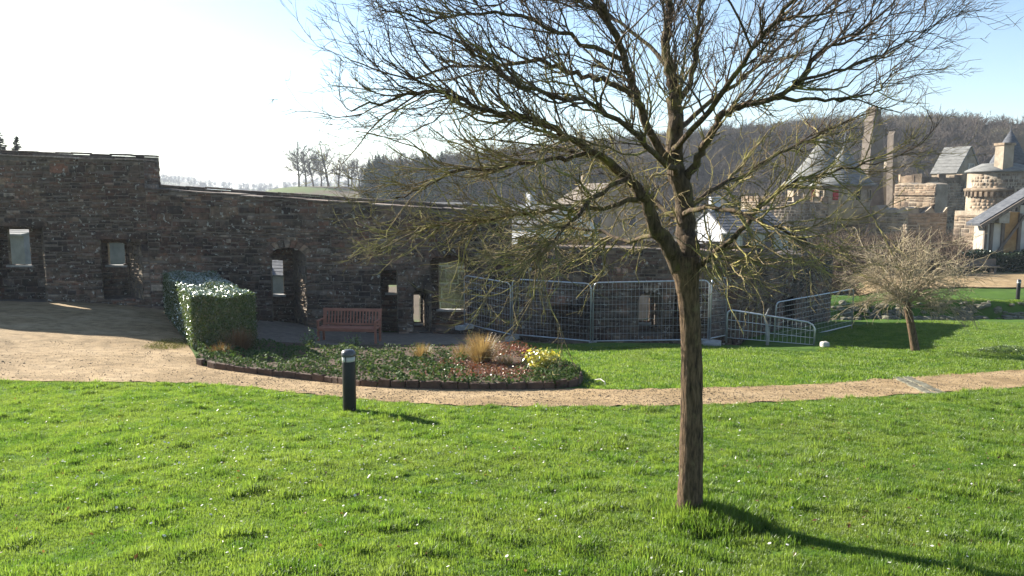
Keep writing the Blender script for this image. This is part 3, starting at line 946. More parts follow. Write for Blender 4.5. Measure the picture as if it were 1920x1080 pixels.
def generic_tree(rng, h, trunk_h, spread, r0, n_limb, n_sub, n_twig, drop=0.0, sides=4, rmin=0.004, up=0.06, limb_up=(0.5, 1.2)):
    """local mesh builders for trunk and crown, base at the origin"""
    tm, cm = MB(), MB()
    tp, tr_ = grow(rng, Vector((0, 0, -0.25)), Vector((rng.gauss(0, .06), rng.gauss(0, .06), 1)), h * 0.72 + .25, r0, 9, 0.05, 0.06, tm, 7, 0.25)
    for l in range(n_limb):
        z0 = trunk_h + (h * 0.66 - trunk_h) * (l + rng.random()) / n_limb
        i = max(1, min(8, int((z0 + .25) / (h * 0.72 + .25) * 9)))
        p = tp[i]
        a = l * 2.4 + rng.uniform(-.5, .5)
        d = Vector((math.cos(a), math.sin(a), rng.uniform(*limb_up)))
        L = spread * rng.uniform(.7, 1.1) * (1.1 - .5 * (z0 / h))
        sp, sr = grow(rng, p, d, L, max(rmin * 2.2, tr_[i] * .55), 7, 0.13, up - drop * .05, cm, sides, 0.3)
        for s in range(n_sub):
            i2 = rng.randint(1, 6)
            tg = (sp[i2 + 1] - sp[i2]).normalized()
            d2 = side_dir(rng, tg, rng.uniform(.4, 1.0), Vector((math.cos(a), math.sin(a), .35 - drop)), .4)
            s2, r2 = grow(rng, sp[i2], d2, L * rng.uniform(.3, .62), max(rmin * 1.4, sr[i2] * .6), 5, .15, up - drop * .09, cm, sides - 1 if sides > 3 else 3, .4)
            for w in range(n_twig):
                i3 = rng.randint(1, 4)
                tg3 = (s2[i3 + 1] - s2[i3]).normalized()
                d3 = side_dir(rng, tg3, rng.uniform(.4, 1.0), Vector((0, 0, .3 - drop)), .3)
                grow(rng, s2[i3], d3, L * rng.uniform(.14, .36), rmin, 3, .17, up - drop * .1, cm, 3, .5)
    return tm, cm

# the small bushy tree on the right-hand lawn
b = ground(1717, 660)
root = thing('small_tree', b, 'small bare tree with dense tan twiggy crown on the right-hand lawn', 'tree')
rng = random.Random(8)
tm = MB()
TK = b.y / F
tpts = [at(1718, 676, b.y), at(1716, 655, b.y), at(1710, 620, b.y), at(1703, 585, b.y), at(1698, 560, b.y)]
tp, tr_ = resample(tpts, [9 * TK, 8 * TK, 7 * TK, 6.5 * TK, 6 * TK], 3)
tm.tube(tp, tr_, 10); tm.build('trunk', 'bark_trunk', root, True)
cm = MB(); top = tp[-1]
for l in range(40):
    a = l * 2.4; i = rng.randint(len(tp) - 3, len(tp) - 1)
    el = rng.choice([rng.uniform(.25, .8), rng.uniform(.6, 2.4)])
    d = Vector((math.cos(a), math.sin(a), el))
    L = rng.uniform(1.15, 1.75) * (1.0 if el < .8 else 1.2)
    sp, sr = grow(rng, tp[i], d, L, .02, 8, .14, .0, cm, 5, .3)
    for s in range(9):
        i2 = rng.randint(1, 7); tg = (sp[i2 + 1] - sp[i2]).normalized()
        d2 = side_dir(rng, tg, rng.uniform(.4, 1.1), Vector((math.cos(a), math.sin(a), -.25)), .5)
        s2, r2 = grow(rng, sp[i2], d2, L * rng.uniform(.3, .6), .0095, 6, .16, -.04, cm, 4, .5)
        for w in range(6):
            i3 = rng.randint(1, 5); tg3 = (s2[i3 + 1] - s2[i3]).normalized()
            grow(rng, s2[i3], side_dir(rng, tg3, rng.uniform(.4, 1)), L * rng.uniform(.12, .32), .0058, 4, .18, -.02, cm, 3, .5)
tag(cm.build('crown', 'twig_tan', root, True), kind='stuff')

# bare mossy stems by the wall behind the fence
def shrub_stems(px, py, Y, specs, label, mat, seed):
    rng = random.Random(seed)
    p = at(px, py, Y); p.z = Hs(p.x, p.y)
    root = thing('bare_shrub', p, label, 'shrub')
    for (dx, tops, r) in specs:
        m = MB()
        q = p + Vector((dx, rng.uniform(-.2, .2), -.05))
        dirv = Vector((rng.uniform(-.25, .25), rng.uniform(-.1, .1), 1))
        sp, sr = grow(rng, q, dirv, tops, r, 9, .1, .03, m, 5, .4)
        for _ in range(7):
            i2 = rng.randint(2, 8); tg = (sp[i2 + 1] - sp[i2]).normalized()
            s2, r2 = grow(rng, sp[i2], side_dir(rng, tg, rng.uniform(.5, 1.1)), tops * rng.uniform(.2, .45), r * .5, 5, .16, .0, m, 4, .4)
        m.build('stem', mat, root, True)
shrub_stems(1390, 600, 25.6, [(-.1, 2.2, .03), (.2, 1.6, .022), (.5, 1.1, .02), (.35, 1.9, .018)], 'bare mossy shrub stems rising behind the low grey barrier', 'twig_mossy', 4)

# ------------------------------------------------------------------ bench
def bench():
    c = ground(652, 645)
    w, rz = 1.78, -0.05
    Mx = Matrix.Translation((c.x, c.y + 0.3, c.z + .02)) @ Matrix.Rotation(rz - .06, 4, 'Z')
    root = thing('park_bench', Mx.translation, 'reddish brown slatted wooden bench in front of the dark rubble wall', 'bench')
    def put(name, boxes):
        m = MB()
        for (cx, cy, cz, sx, sy, sz, rx) in boxes:
            mm = Matrix.Rotation(rx, 3, 'X')
            n0 = len(m.v)
            m.box((cx, cy, cz), (sx, sy, sz), mtx=mm)
        m.v = [tuple(Mx @ Vector(v)) for v in m.v]
        o = m.build(name, 'bench_wood', root)
        bv = o.modifiers.new('bevel', 'BEVEL'); bv.width = .006; bv.segments = 2
        return o
    lean = -.2
    for k in range(18):
        x = -w / 2 + .09 + (w - .18) * k / 17
        put('back_slat', [(x, .275, .665, .048, .016, .40, lean)])
    put('top_rail', [(0, .325, .885, w, .04, .085, lean)])
    put('lower_rail', [(0, .235, .475, w - .06, .035, .06, lean)])
    for k in range(6):
        put('seat_slat', [(0, -.26 + .078 * k, .425, w - .02, .064, .024, 0)])
    put('seat_rail', [(0, -.285, .375, w - .1, .03, .07, 0)])
    for sx in (-1, 1):
        put('leg', [(sx * (w / 2 - .04), -.26, .31, .06, .06, .62, 0)])
        put('leg', [(sx * (w / 2 - .04), .20, .2, .06, .07, .42, 0), (sx * (w / 2 - .04), .28, .65, .055, .06, .52, lean)])
        put('armrest', [(sx * (w / 2 - .04), -.03, .635, .075, .52, .03, 0)])
bench()

# ------------------------------------------------------------------ bollards
def bollard(p, h, r, label):
    root = thing('bollard', p, label, 'bollard', 'black post lights beside the paths')
    m = MB(); m.lathe(p, [(r * 1.0, -.1), (r, .02), (r, h * .80), (r * .93, h * .82)], 28); m.build('post', 'black_paint', root, True)
    m = MB(); m.lathe(p, [(r * .98, h * .815), (r * 1.0, h * .83), (r * 1.0, h * .90)], 28); m.build('lens_ring', 'lamp_lens', root, True)
    m = MB(); m.lathe(p, [(r * 1.12, h * .897), (r * 1.14, h * .915), (r * 1.08, h * .95), (r * .85, h * .985), (r * .4, h * 1.0), (r * .03, h * 1.004)], 28); m.build('cap', 'cap_metal', root, True)
    for k in range(3):
        a = k * 2.1 + .3
        m = MB(); m.box((p.x + math.cos(a) * r * 1.03, p.y + math.sin(a) * r * 1.03, p.z + h * .86), (.012, .012, h * .09), a); m.build('rib', 'black_paint', root)
p = ground(656, 772)
bollard(p, 122 * p.y / F, 12.5 * p.y / F, 'black round bollard with grey domed cap at the near path edge')
p = ground(1908, 562)
bollard(p, .95, .085, 'small distant black bollard with pale top beside the upper terrace path')

# ------------------------------------------------------------------ site fence
def tube_loop(m, pts, r, n=8): m.tube(pts, r, n, True)

def fence_panel(a, b, h, label, seed, rc=0.16):
    """a, b: foot points; a framed wire panel between them"""
    a = Vector(a); b = Vector(b)
    root = thing('site_fence', a, label, 'fence', 'wire panels of the site fence')
    d = (b - a); L = Vector((d.x, d.y, 0)).length; dn = Vector((d.x, d.y, 0)).normalized()
    sl = d.z / L
    def q(u, z): return a + dn * u + Vector((0, 0, sl * u + z))
    frame = [q(0, -.08), q(0, h - rc)] + [q(rc - rc * math.cos(t_), h - rc + rc * math.sin(t_)) for t_ in (.4, .8, 1.2)] + [q(rc, h)]
    frame2 = [q(L - rc, h)] + [q(L - rc + rc * math.sin(t_), h - rc + rc * math.cos(t_)) for t_ in (.4, .8, 1.2)] + [q(L, h - rc), q(L, -.08)]
    m = MB(); m.tube(frame + frame2, .021, 8); m.build('frame', 'galvanised', root, True)
    m = MB(); m.tube([q(0, .09), q(L, .09)], .019, 8); m.build('bottom_rail', 'galvanised', root, True)
    m = MB()
    nv = int(L / .11)
    for k in range(1, nv):
        u = L * k / nv
        m.tube([q(u, .09), q(u, h - .01)], .0032, 3, False)
    o = m.build('vertical_wires', 'galvanised', root); tag(o, kind='stuff')
    nh = 8
    for k in range(1, nh):
        m = MB(); z = .09 + (h - .09) * k / nh
        m.tube([q(0.01, z), q(L - 0.01, z)], .0042, 4, False)
        m.build('horizontal_wire', 'galvanised', root)
    m = MB()
    m.box(q(0, -.02) , (.62, .24, .13), math.atan2(dn.y, dn.x) + math.pi / 2); m.build('foot_block', 'concrete', root)
    return root

def fp(px, py, Y=None):
    if Y is None: return ground(px, py)
    p = at(px, py, Y); return p
PA0, PA1, PB1, PC1, PD1 = at(871, 612, 25.6), at(957, 632, 24.2), at(1107, 645, 23.3), at(1327, 642, 23.0), at(1360, 634, 24.1)
def hgt(px, p, pytop): return at(px, pytop, p.y).z - p.z
fence_panel(PA0, PA1, hgt(871, PA0, 516), 'oblique wire fence panel at the left end beside the wide window recess', 1)
fence_panel(PA1 + Vector((.06, 0, 0)), PB1, hgt(1107, PB1, 532), 'wire fence panel left of centre joint, in front of the blocked arch', 2)
fence_panel(PB1 + Vector((.07, 0, 0)), PC1, hgt(1107, PB1, 530), 'broad wire fence panel right of centre joint, partly behind the big trunk', 3)
fence_panel(PC1 + Vector((.06, 0, .03)), PD1, hgt(1330, PC1, 524), 'narrow-looking fence panel turned edge-on just right of the big trunk', 4)
PE0, PE1 = at(1452, 650, 25.2), at(1597, 614, 29.0)
fence_panel(PE0, PE1, 1.45, 'far slanting wire fence panel behind the low barrier', 5)

# low pedestrian barrier
def barrier():
    a = at(1362, 640, 23.2); b = at(1526, 652, 22.2)
    root = thing('crowd_barrier', a, 'low grey tubular barrier with rounded corners beside the lawn edge', 'barrier')
    d = b - a; L = Vector((d.x, d.y, 0)).length; dn = Vector((d.x, d.y, 0)).normalized(); sl = d.z / L
    h0 = hgt(1362, a, 580); h1 = hgt(1526, b, 606)
    def q(u, z): return a + dn * u + Vector((0, 0, sl * u + z * (h0 + (h1 - h0) * u / L)))
    rc = .12
    fr = [q(0, -.05), q(0, .8), q(.03, .93), q(.12, 1.0), q(L - .2, 1.0), q(L - .06, .92), q(L, .78), q(L, -.05)]
    m = MB(); m.tube(fr, .026, 10); m.build('frame', 'galvanised', root, True)
    for z in (.12, .4, .68):
        m = MB(); m.tube([q(.02, z), q(L - .02, z)], .011, 6); m.build('rail', 'galvanised', root, True)
    for k in range(1, 20):
        m = MB(); u = L * k / 20; m.tube([q(u, .12), q(u, 1.0)], .006, 4, False); m.build('bar', 'galvanised', root)
    m = MB(); u = L * .47
    m.tube([q(u + .02, -.05), q(u + .03, .3), q(u - .01, .65), q(u - .08, .9), q(u + .02, 1.25)], [.045, .05, .05, .035, .012], 8); m.build('sheet_wrap', 'concrete', root, True)
barrier()

def block(name, px, py, size, mat, label, cat, rz=0.0, bev=.02):
    p = ground(px, py)
    m = MB(); m.box((p.x, p.y, p.z + size[2] / 2 - .01), size, rz)
    o = m.build(name, mat)
    bv = o.modifiers.new('bevel', 'BEVEL'); bv.width = bev; bv.segments = 2
    return tag(o, label, cat)
block('stone_slab', 922, 633, (.95, .55, .10), 'pale_stone', 'flat pale stone slab at the foot of the oblique fence panel', 'slab', .1)
block('concrete_block', 1348, 641, (.62, .4, .16), 'concrete', 'concrete foot block beneath the edge-on fence panel by the trunk', 'block', .5)
block('concrete_block', 1335, 648, (.5, .28, .12), 'concrete', 'smaller concrete block on the grass just right of the big trunk', 'block', -.2)
block('white_block', 1546, 651, (.22, .2, .17), 'plaster', 'small white block at the right foot of the low barrier', 'block', .2, .05)

# pale curved twig on the grass beside the bed
p = ground(1128, 722)
m = MB(); m.tube([p + Vector(v) for v in ((-.1, .35, .02), (.0, .2, .07), (.06, .0, .06), (.05, -.15, .02))], [.006, .011, .011, .005], 6)
tag(m.build('fallen_twig', 'pale_stone', None, True), 'pale curved twig lying on grass beside the flower bed end', 'twig')

# row of stone setts across the path
dr = None
for k in range(13):
    t_ = k / 12
    p = ground(1683 + 58 * t_, 710 + 28 * t_)
    if dr is None: dr = thing('stone_drain', p, 'line of pale stone setts crossing the sandy path at right', 'drain')
    for j in range(2):
        m = MB(); m.box((p.x + j * .2 + random.uniform(-.02, .02), p.y - .01, p.z + .008), (.17, .14, .05), random.uniform(-.15, .15))
        o = m.build('sett', 'rubble', dr); bv = o.modifiers.new('bevel', 'BEVEL'); bv.width = .012; bv.segments = 2

# ------------------------------------------------------------------ castle and town beyond the wall
def X(px, Y): return at(px, 400, Y).x
def Zp(py, Y): return at(960, py, Y).z

def stone_ring(root, cx, cy, r, z0, z1, mat, rng, a0=math.pi, a1=2.25 * math.pi, h=.3, w=.5, n_single=0):
    """courses of squared blocks round a tower; front half only, joined into one part"""
    V = []; Q = []
    z = z0
    while z < z1 - .1:
        hh = min(h * rng.uniform(.8, 1.2), z1 - z)
        a = a0 + rng.uniform(0, .1)
        while a < a1:
            da = w * rng.uniform(.6, 1.4) / r
            pr = rng.uniform(.008, .035)
            b0 = len(V)
            for rr, g in ((r - .02, .0), (r + pr, .02)):
                for aa, zz in ((a + g, z + g), (a + da - .03 / r - g / r, z + g), (a + da - .03 / r - g / r, z + hh - .03), (a + g, z + hh - .03)):
                    V.append((cx + math.cos(aa) * rr, cy + math.sin(aa) * rr, zz))
            Q += [(b0 + 4, b0 + 5, b0 + 6, b0 + 7), (b0, b0 + 1, b0 + 5, b0 + 4), (b0 + 1, b0 + 2, b0 + 6, b0 + 5), (b0 + 2, b0 + 3, b0 + 7, b0 + 6), (b0 + 3, b0, b0 + 4, b0 + 7)]
            a += da
        z += hh
    me = np_mesh('block_courses', V, Q)
    tag(link('block_courses', me, mat, root), kind='stuff')

def opening(root, c, w, h, rz, name='window', mat='dark_opening', frame='castle_stone', arch=True, fw=.14, dep=.12):
    """framed opening facing -Y rotated by rz: dark recess plus a proud surround (sub-part)"""
    m = MB()
    n = 10
    prof = [(-w / 2, -h / 2), (w / 2, -h / 2), (w / 2, h / 2 - (w / 2 if arch else 0))]
    if arch:
        for k in range(1, n): prof.append((w / 2 * math.cos(math.pi * k / n), h / 2 - w / 2 + w / 2 * math.sin(math.pi * k / n)))
    prof.append((-w / 2, h / 2 - (w / 2 if arch else 0)))
    Mx = Matrix.Translation(c) @ Matrix.Rotation(rz, 4, 'Z')
    m.add([Mx @ Vector((a, -dep * .25, b)) for a, b in prof] + [Mx @ Vector((a, dep, b)) for a, b in prof], [tuple(range(len(prof)))] + [(i, (i + 1) % len(prof), len(prof) + (i + 1) % len(prof), len(prof) + i) for i in range(len(prof))])
    o = m.build(name, mat, root)
    m = MB(); L = len(prof)
    sc = lambda a, b: (a * (1 + 2 * fw / w), b * (1 + 2 * fw / h))
    inner = [Mx @ Vector((a, -dep, b)) for a, b in prof]; outer = [Mx @ Vector((sc(a, b)[0], -dep, sc(a, b)[1])) for a, b in prof]
    back_i = [Mx @ Vector((a, dep * .5, b)) for a, b in prof]; back_o = [Mx @ Vector((sc(a, b)[0], dep * .5, sc(a, b)[1])) for a, b in prof]
    fs = []
    for i in range(L):
        j = (i + 1) % L
        fs += [(i, j, L + j, L + i), (L + i, L + j, 3 * L + j, 3 * L + i), (j, i, 2 * L + i, 2 * L + j)]
    m.add(inner + outer + back_i + back_o, fs)
    m.build('frame', frame, o)
    return o

def ring_openings(root, cx, cy, r, z, w, h, angs, **kw):
    for a in angs:
        opening(root, Vector((cx + math.cos(a) * r, cy + math.sin(a) * r, z)), w, h, a + math.pi / 2, **kw)

rng = random.Random(77)
# twin-roofed gate tower
Y0 = 76.0; K = Y0 / F
gx = X(1546, Y0)
gt = thing('castle_tower', (gx, Y0 + 6, -14 + CZ), 'broad round castle tower with arcaded top and two pale conical roofs', 'tower')
gr = 118 * K
zt_ = Zp(379, Y0); zb_ = -14 + CZ
m = MB(); m.lathe((gx, Y0 + 6, 0), [(gr * 1.02, zb_), (gr, Zp(480, Y0)), (gr, Zp(440, Y0)), (gr * 1.0, zt_), (gr * .9, zt_), (gr * .9, zt_ - .8)], 56); m.build('drum', 'castle_stone', gt, True)
stone_ring(gt, gx, Y0 + 6, gr, Zp(520, Y0), zt_, 'castle_block', rng)
ring_openings(gt, gx, Y0 + 6, gr + .05, Zp(457, Y0), .95, 1.45, [math.pi * (1.02 + .075 * k) for k in range(12)])
m = MB(); m.lathe((gx, Y0 + 6, 0), [(gr + .06, Zp(433, Y0)), (gr + .3, Zp(431, Y0)), (gr + .3, Zp(427, Y0)), (gr + .06, Zp(425, Y0))], 56); m.build('string_course', 'castle_block', gt, True)
for k in range(26):      # merlons
    a = math.pi * (0.95 + 1.15 * k / 25)
    m = MB(); m.box((gx + math.cos(a) * gr * .96, Y0 + 6 + math.sin(a) * gr * .96, zt_ + .28), (.6, .45, .56 + rng.uniform(-.15, .2)), a + math.pi / 2); m.build('merlon', 'castle_block', gt)
def cone_turret(px, half, apex, eave, Yc, wallbot, finial):
    cx = X(px, Yc); r = half * Yc / F
    ze, za = Zp(eave, Yc), Zp(apex, Yc)
    m = MB(); m.lathe((cx, Yc + 3, 0), [(r * .86, Zp(wallbot, Yc) - 2), (r * .86, ze + .1)], 40); o = m.build('turret', 'castle_stone', gt, True)
    ring_openings(gt, cx, Yc + 3, r * .87, Zp((eave + wallbot) / 2 + 2, Yc), .55, .95, [math.pi * 1.3], arch=False, mat='red_paint')
    ring_openings(gt, cx, Yc + 3, r * .87, Zp((eave + wallbot) / 2 + 2, Yc), .5, .9, [math.pi * 1.12, math.pi * 1.55, math.pi * 1.75], arch=False)
    hh = za - ze
    m = MB(); m.lathe((cx, Yc + 3, 0), [(r * .8, ze - .02), (r * 1.06, ze - .1), (r * 1.08, ze + .04), (r * .84, ze + hh * .13), (r * .64, ze + hh * .30), (r * .42, ze + hh * .52), (r * .22, ze + hh * .75), (r * .06, ze + hh * .95), (.03, za)], 40)
    rf = m.build('conical_roof', 'slate_pale', gt, True)
    for k in range(1, 16):      # slate courses
        f0 = k / 16
        rr = np.interp(f0, [0, .13, .30, .52, .75, .95], [1.08, .84, .64, .42, .22, .06]) * r
        m = MB(); z = ze + hh * f0
        m.lathe((cx, Yc + 3, 0), [(rr + .004, z + .05), (rr + .025, z - .04), (rr - .02, z - .06)], 36); m.build('slate_course', 'slate_pale', rf, True)
    m = MB(); m.tube([(cx, Yc + 3, za - .1), (cx, Yc + 3, za + finial * .4), (cx, Yc + 3, za + finial)], [.16, .11, .02], 8); m.build('finial', 'slate_pale', rf, True)
cone_turret(1566, 78, 240, 347, Y0 + 3, 379, 1.3)
cone_turret(1603, 58, 268, 347, Y0 - 1.5, 381, 1.2)

# tall broken chimney ruin beside the cones
Yr = 88.0
def slab_poly(name, root, prof, Y, thick, mat, rz=0.0):
    """a thick upright slab with a photo-traced outline"""
    m = MB()
    P = [at(a, b, Y) for a, b in prof]
    n = len(P)
    m.add([p for p in P] + [p + Vector((math.sin(rz) * thick, math.cos(rz) * thick, 0)) for p in P], [tuple(range(n)), tuple(reversed(range(n, 2 * n)))] + [((i + 1) % n, i, n + i, n + (i + 1) % n) for i in range(n)])
    return m.build(name, mat, root)
rt = thing('ruined_stack', at(1645, 420, Yr), 'tall ragged stone chimney ruin right of the conical roofs', 'ruin')
slab_poly('shaft', rt, [(1624, 430), (1626, 345), (1632, 290), (1634, 262), (1638, 240), (1637, 226), (1641, 214), (1640, 206), (1645, 199), (1649, 206), (1652, 204), (1653, 222), (1657, 236), (1655, 268), (1658, 300), (1655, 345), (1662, 430)], Yr, 1.2, 'castle_dark', -.45)
slab_poly('buttress', rt, [(1600, 430), (1606, 380), (1620, 352), (1628, 345), (1628, 430)], Yr + .4, 2.0, 'castle_stone', -.4)
rt2 = thing('ruined_stack', at(1680, 420, Yr + 4), 'thin broken wall spike between chimney ruin and gabled keep', 'ruin')
slab_poly('shaft', rt2, [(1673, 430), (1674, 290), (1676, 252), (1679, 246), (1683, 250), (1682, 300), (1690, 345), (1692, 430)], Yr + 4, .8, 'castle_dark', -.5)
slab_poly('wall', rt2, [(1655, 432), (1655, 318), (1668, 305), (1680, 302), (1690, 318), (1692, 432)], Yr + 5.5, 1.5, 'castle_stone', -.4)

# gabled keep with a stub of round tower
Yk = 82.0; Kk = Yk / F
kp = thing('ruined_keep', at(1780, 450, Yk), 'ruined round keep with sunlit left edge and gabled house behind', 'ruin')
cx = X(1782, Yk); r = 63 * Kk
m = MB(); prof = []
m.lathe((cx, Yk + 4, 0), [(r * 1.04, -12 + CZ), (r, Zp(400, Yk)), (r, Zp(338, Yk)), (r * .85, Zp(333, Yk)), (r * .8, Zp(345, Yk))], 44); m.build('drum', 'castle_stone', kp, True)
stone_ring(kp, cx, Yk + 4, r, Zp(440, Yk), Zp(338, Yk), 'castle_block', rng)
for k in range(15):
    a = math.pi * (1 + k / 14) ; m = MB()
    m.box((cx + math.cos(a) * r * .93, Yk + 4 + math.sin(a) * r * .93, Zp(336, Yk)), (rng.uniform(.6, 1.1), .7, rng.uniform(.3, 1.3)), a + math.pi / 2); m.build('broken_merlon', 'castle_block', kp)
ring_openings(kp, cx, Yk + 4, r + .03, Zp(352, Yk), .5, 1.0, [math.pi * 1.36, math.pi * 1.7], arch=False)
# left curtain in sunlight
def oriented_box(root, name, a, b, z0, z1, th, mat, ragged=0.0, n=10):
    """wall between plan points a and b"""
    a = Vector((*a, 0)); b = Vector((*b, 0)); d = (b - a).normalized(); nn = Vector((-d.y, d.x, 0)) * th
    m = MB(); L = (b - a).length
    tops = [z1 + (rng.uniform(-ragged, ragged) if ragged else 0) for _ in range(n + 1)]
    for i in range(n):
        p, q = a.lerp(b, i / n), a.lerp(b, (i + 1) / n)
        vs = [(p.x, p.y, z0), (q.x, q.y, z0), (q.x, q.y, tops[i + 1]), (p.x, p.y, tops[i])]
        vs += [(v[0] + nn.x, v[1] + nn.y, v[2]) for v in vs]
        fs = [(0, 1, 2, 3), (7, 6, 5, 4), (3, 2, 6, 7), (0, 4, 5, 1)]
        if i == 0: fs.append((0, 3, 7, 4))
        if i == n - 1: fs.append((1, 5, 6, 2))
        m.add(vs, fs)
    return m.build(name, mat, root)
oriented_box(kp, 'curtain_wall', (39.7, 82.4), (41.4, 77.6), -12 + CZ, Zp(344, 80), 1.6, 'castle_stone', .12)
oriented_box(kp, 'parapet_band', (39.55, 82.3), (41.25, 77.5), Zp(366, 80), Zp(362, 80), .3, 'castle_block')
oriented_box(kp, 'low_ruin_wall', (34.3, 75.5), (35.6, 71.2), -12 + CZ, Zp(392, 72), 1.2, 'castle_stone', .35, 8)
oriented_box(kp, 'low_ruin_wall', (35.6, 71.2), (38.6, 70.2), -12 + CZ, Zp(394, 72), 1.2, 'castle_stone', .4, 10)
def clad(root, a, b, z0, z1, mat='castle_block', off=0.0):
    a = Vector((*a, 0)); b = Vector((*b, 0)); d = (b - a).normalized()
    f = Face(a, d, Vector((d.y, -d.x, 0)))
    st = lay(f, 0, (b - a).length, lambda u: z0, lambda u: z1, [], rng, (.18, .32), (.25, .65), (.01, .045), .015)
    stones_to(root, st, mat, 0, rng, rest='block_courses')
clad(kp, (39.7, 82.4), (41.4, 77.6), Zp(420, 80), Zp(346, 80))
clad(kp, (34.3, 75.5), (35.6, 71.2), Zp(450, 72), Zp(396, 72))
clad(kp, (35.6, 71.2), (38.6, 70.2), Zp(450, 72), Zp(398, 72))
# gabled house
def gable_house(root, c, w, l, zb, ze, zr, rz, wm, rm, overhang=.25, chimney=True, wins=()):
    """c: plan centre; gable faces local -Y; w across the gable, l deep"""
    Mx = Matrix.Translation((c[0], c[1], 0)) @ Matrix.Rotation(rz, 4, 'Z')
    m = MB()
    pr = [(-w / 2, zb), (w / 2, zb), (w / 2, ze), (0, zr), (-w / 2, ze)]
    vs = [Mx @ Vector((a, -l / 2, b)) for a, b in pr] + [Mx @ Vector((a, l / 2, b)) for a, b in pr]
    m.add(vs, [(0, 1, 2, 3, 4), (9, 8, 7, 6, 5), (1, 6, 7, 2), (0, 4, 9, 5)])
    m.build('wall', wm, root)
    rf = None
    for sx in (-1, 1):
        m = MB()
        n = Vector((sx * (zr - ze), 0, w / 2)).normalized() * .14
        e = Vector((sx * w / 2, 0, ze)) + (Vector((sx * w / 2, 0, ze)) - Vector((0, 0, zr))).normalized() * overhang
        q = [Vector((0, -l / 2 - .12, zr + .02)), Vector((e.x, -l / 2 - .12, e.z + .02)), Vector((e.x, l / 2 + .12, e.z + .02)), Vector((0, l / 2 + .12, zr + .02))]
        q += [v + n for v in q]
        m.add([Mx @ v for v in q], [(0, 1, 2, 3), (7, 6, 5, 4), (0, 4, 5, 1), (1, 5, 6, 2), (2, 6, 7, 3), (3, 7, 4, 0)])
        rf = m.build('roof', rm, root)
        for k in range(1, 8):
            f0 = k / 8
            m = MB(); a = Vector((0, 0, zr)).lerp(e, f0) + n * 1.02
            m.beam(Mx @ (a + Vector((0, -l / 2 - .12, .03))), Mx @ (a + Vector((0, l / 2 + .12, .03))), .06, .022); m.build('tile_course', rm, rf)
    if chimney:
        m = MB(); m.box(Mx @ Vector((0, l / 2 - .5, zr + .3)), (.7, .7, 1.6), rz); m.build('chimney', wm, rf)
    for (x, z, ww, hh, side) in wins:
        if side == 'g': pos, ang = Vector((x, -l / 2 - .02, z)), rz
        elif side == 'l': pos, ang = Vector((-w / 2 - .02, x, z)), rz - math.pi / 2
        else: pos, ang = Vector((w / 2 + .02, x, z)), rz + math.pi / 2
        opening(root, Mx @ pos, ww, hh, ang, mat='glass_dark', frame='pale_stone', arch=False, fw=.1, dep=.1)
Yg = 92
gable_house(kp, (X(1806, Yg), Yg + 2), 4.2, 3.2, -12 + CZ, Zp(325, Yg), Zp(275, Yg), .42, 'castle_stone', 'slate_pale', .1, False, [(0.2, Zp(318, Yg), .8, 1.2, 'g'), (0.1, Zp(352, Yg), .8, 1.4, 'g')])

# round tower with dark cone at the right edge
Yt = 64.0; Kt = Yt / F
tt = thing('castle_tower', (X(1900, Yt), Yt, -6 + CZ), 'round stone tower with dark conical roof and chimney at right edge', 'tower')
cx = X(1899, Yt); r = 55 * Kt
m = MB(); m.lathe((cx, Yt + 2, 0), [(r * 1.02, -8 + CZ), (r, Zp(365, Yt)), (r * 1.01, Zp(322, Yt))], 44); m.build('drum', 'castle_stone', tt, True)
stone_ring(tt, cx, Yt + 2, r, Zp(430, Yt), Zp(325, Yt), 'castle_block', rng, h=.26, w=.42)
m = MB(); m.lathe((cx, Yt + 2, 0), [(r + .03, Zp(360, Yt)), (r + .2, Zp(358, Yt)), (r + .22, Zp(354, Yt)), (r + .03, Zp(352, Yt))], 44); m.build('string_course', 'castle_block', tt, True)
for k in range(22):
    a = math.pi * (.95 + 1.1 * k / 21); m = MB()
    m.box((cx + math.cos(a) * (r + .1), Yt + 2 + math.sin(a) * (r + .1), Zp(364, Yt)), (.22, .3, .4), a + math.pi / 2); m.build('corbel', 'castle_block', tt)
m = MB(); m.lathe((cx, Yt + 2, 0), [(r * .95, Zp(323, Yt)), (r * 1.1, Zp(322, Yt)), (r * 1.1, Zp(319, Yt)), (r * .62, Zp(306, Yt)), (r * .6, Zp(305, Yt))], 40); o = m.build('lower_roof', 'slate_pale', tt, True)
cx2 = X(1913, Yt)
m = MB(); m.lathe((cx2, Yt + 2, 0), [(r * .62, Zp(312, Yt)), (r * .56, Zp(300, Yt)), (r * .3, Zp(270, Yt)), (.05, Zp(241, Yt))], 32); o = m.build('conical_roof', 'slate', tt, True)
m = MB(); m.tube([(cx2, Yt + 2, Zp(243, Yt)), (cx2, Yt + 2, Zp(232, Yt))], [.06, .02], 6); m.build('finial', 'slate', o)
m = MB(); m.box((X(1879, Yt), Yt + .3, (Zp(272, Yt) + Zp(322, Yt)) / 2), (.95, .9, Zp(272, Yt) - Zp(322, Yt)), .2); o = m.build('chimney', 'castle_stone', tt)
m = MB(); m.box((X(1879, Yt), Yt + .3, Zp(272, Yt) + .08), (1.12, 1.06, .2), .2); m.build('chimney_cap', 'castle_block', o)
opening(tt, Vector((X(1905, Yt), Yt + 2 - r - .05, Zp(385, Yt))), 1.0, 2.6, .15, arch=False)

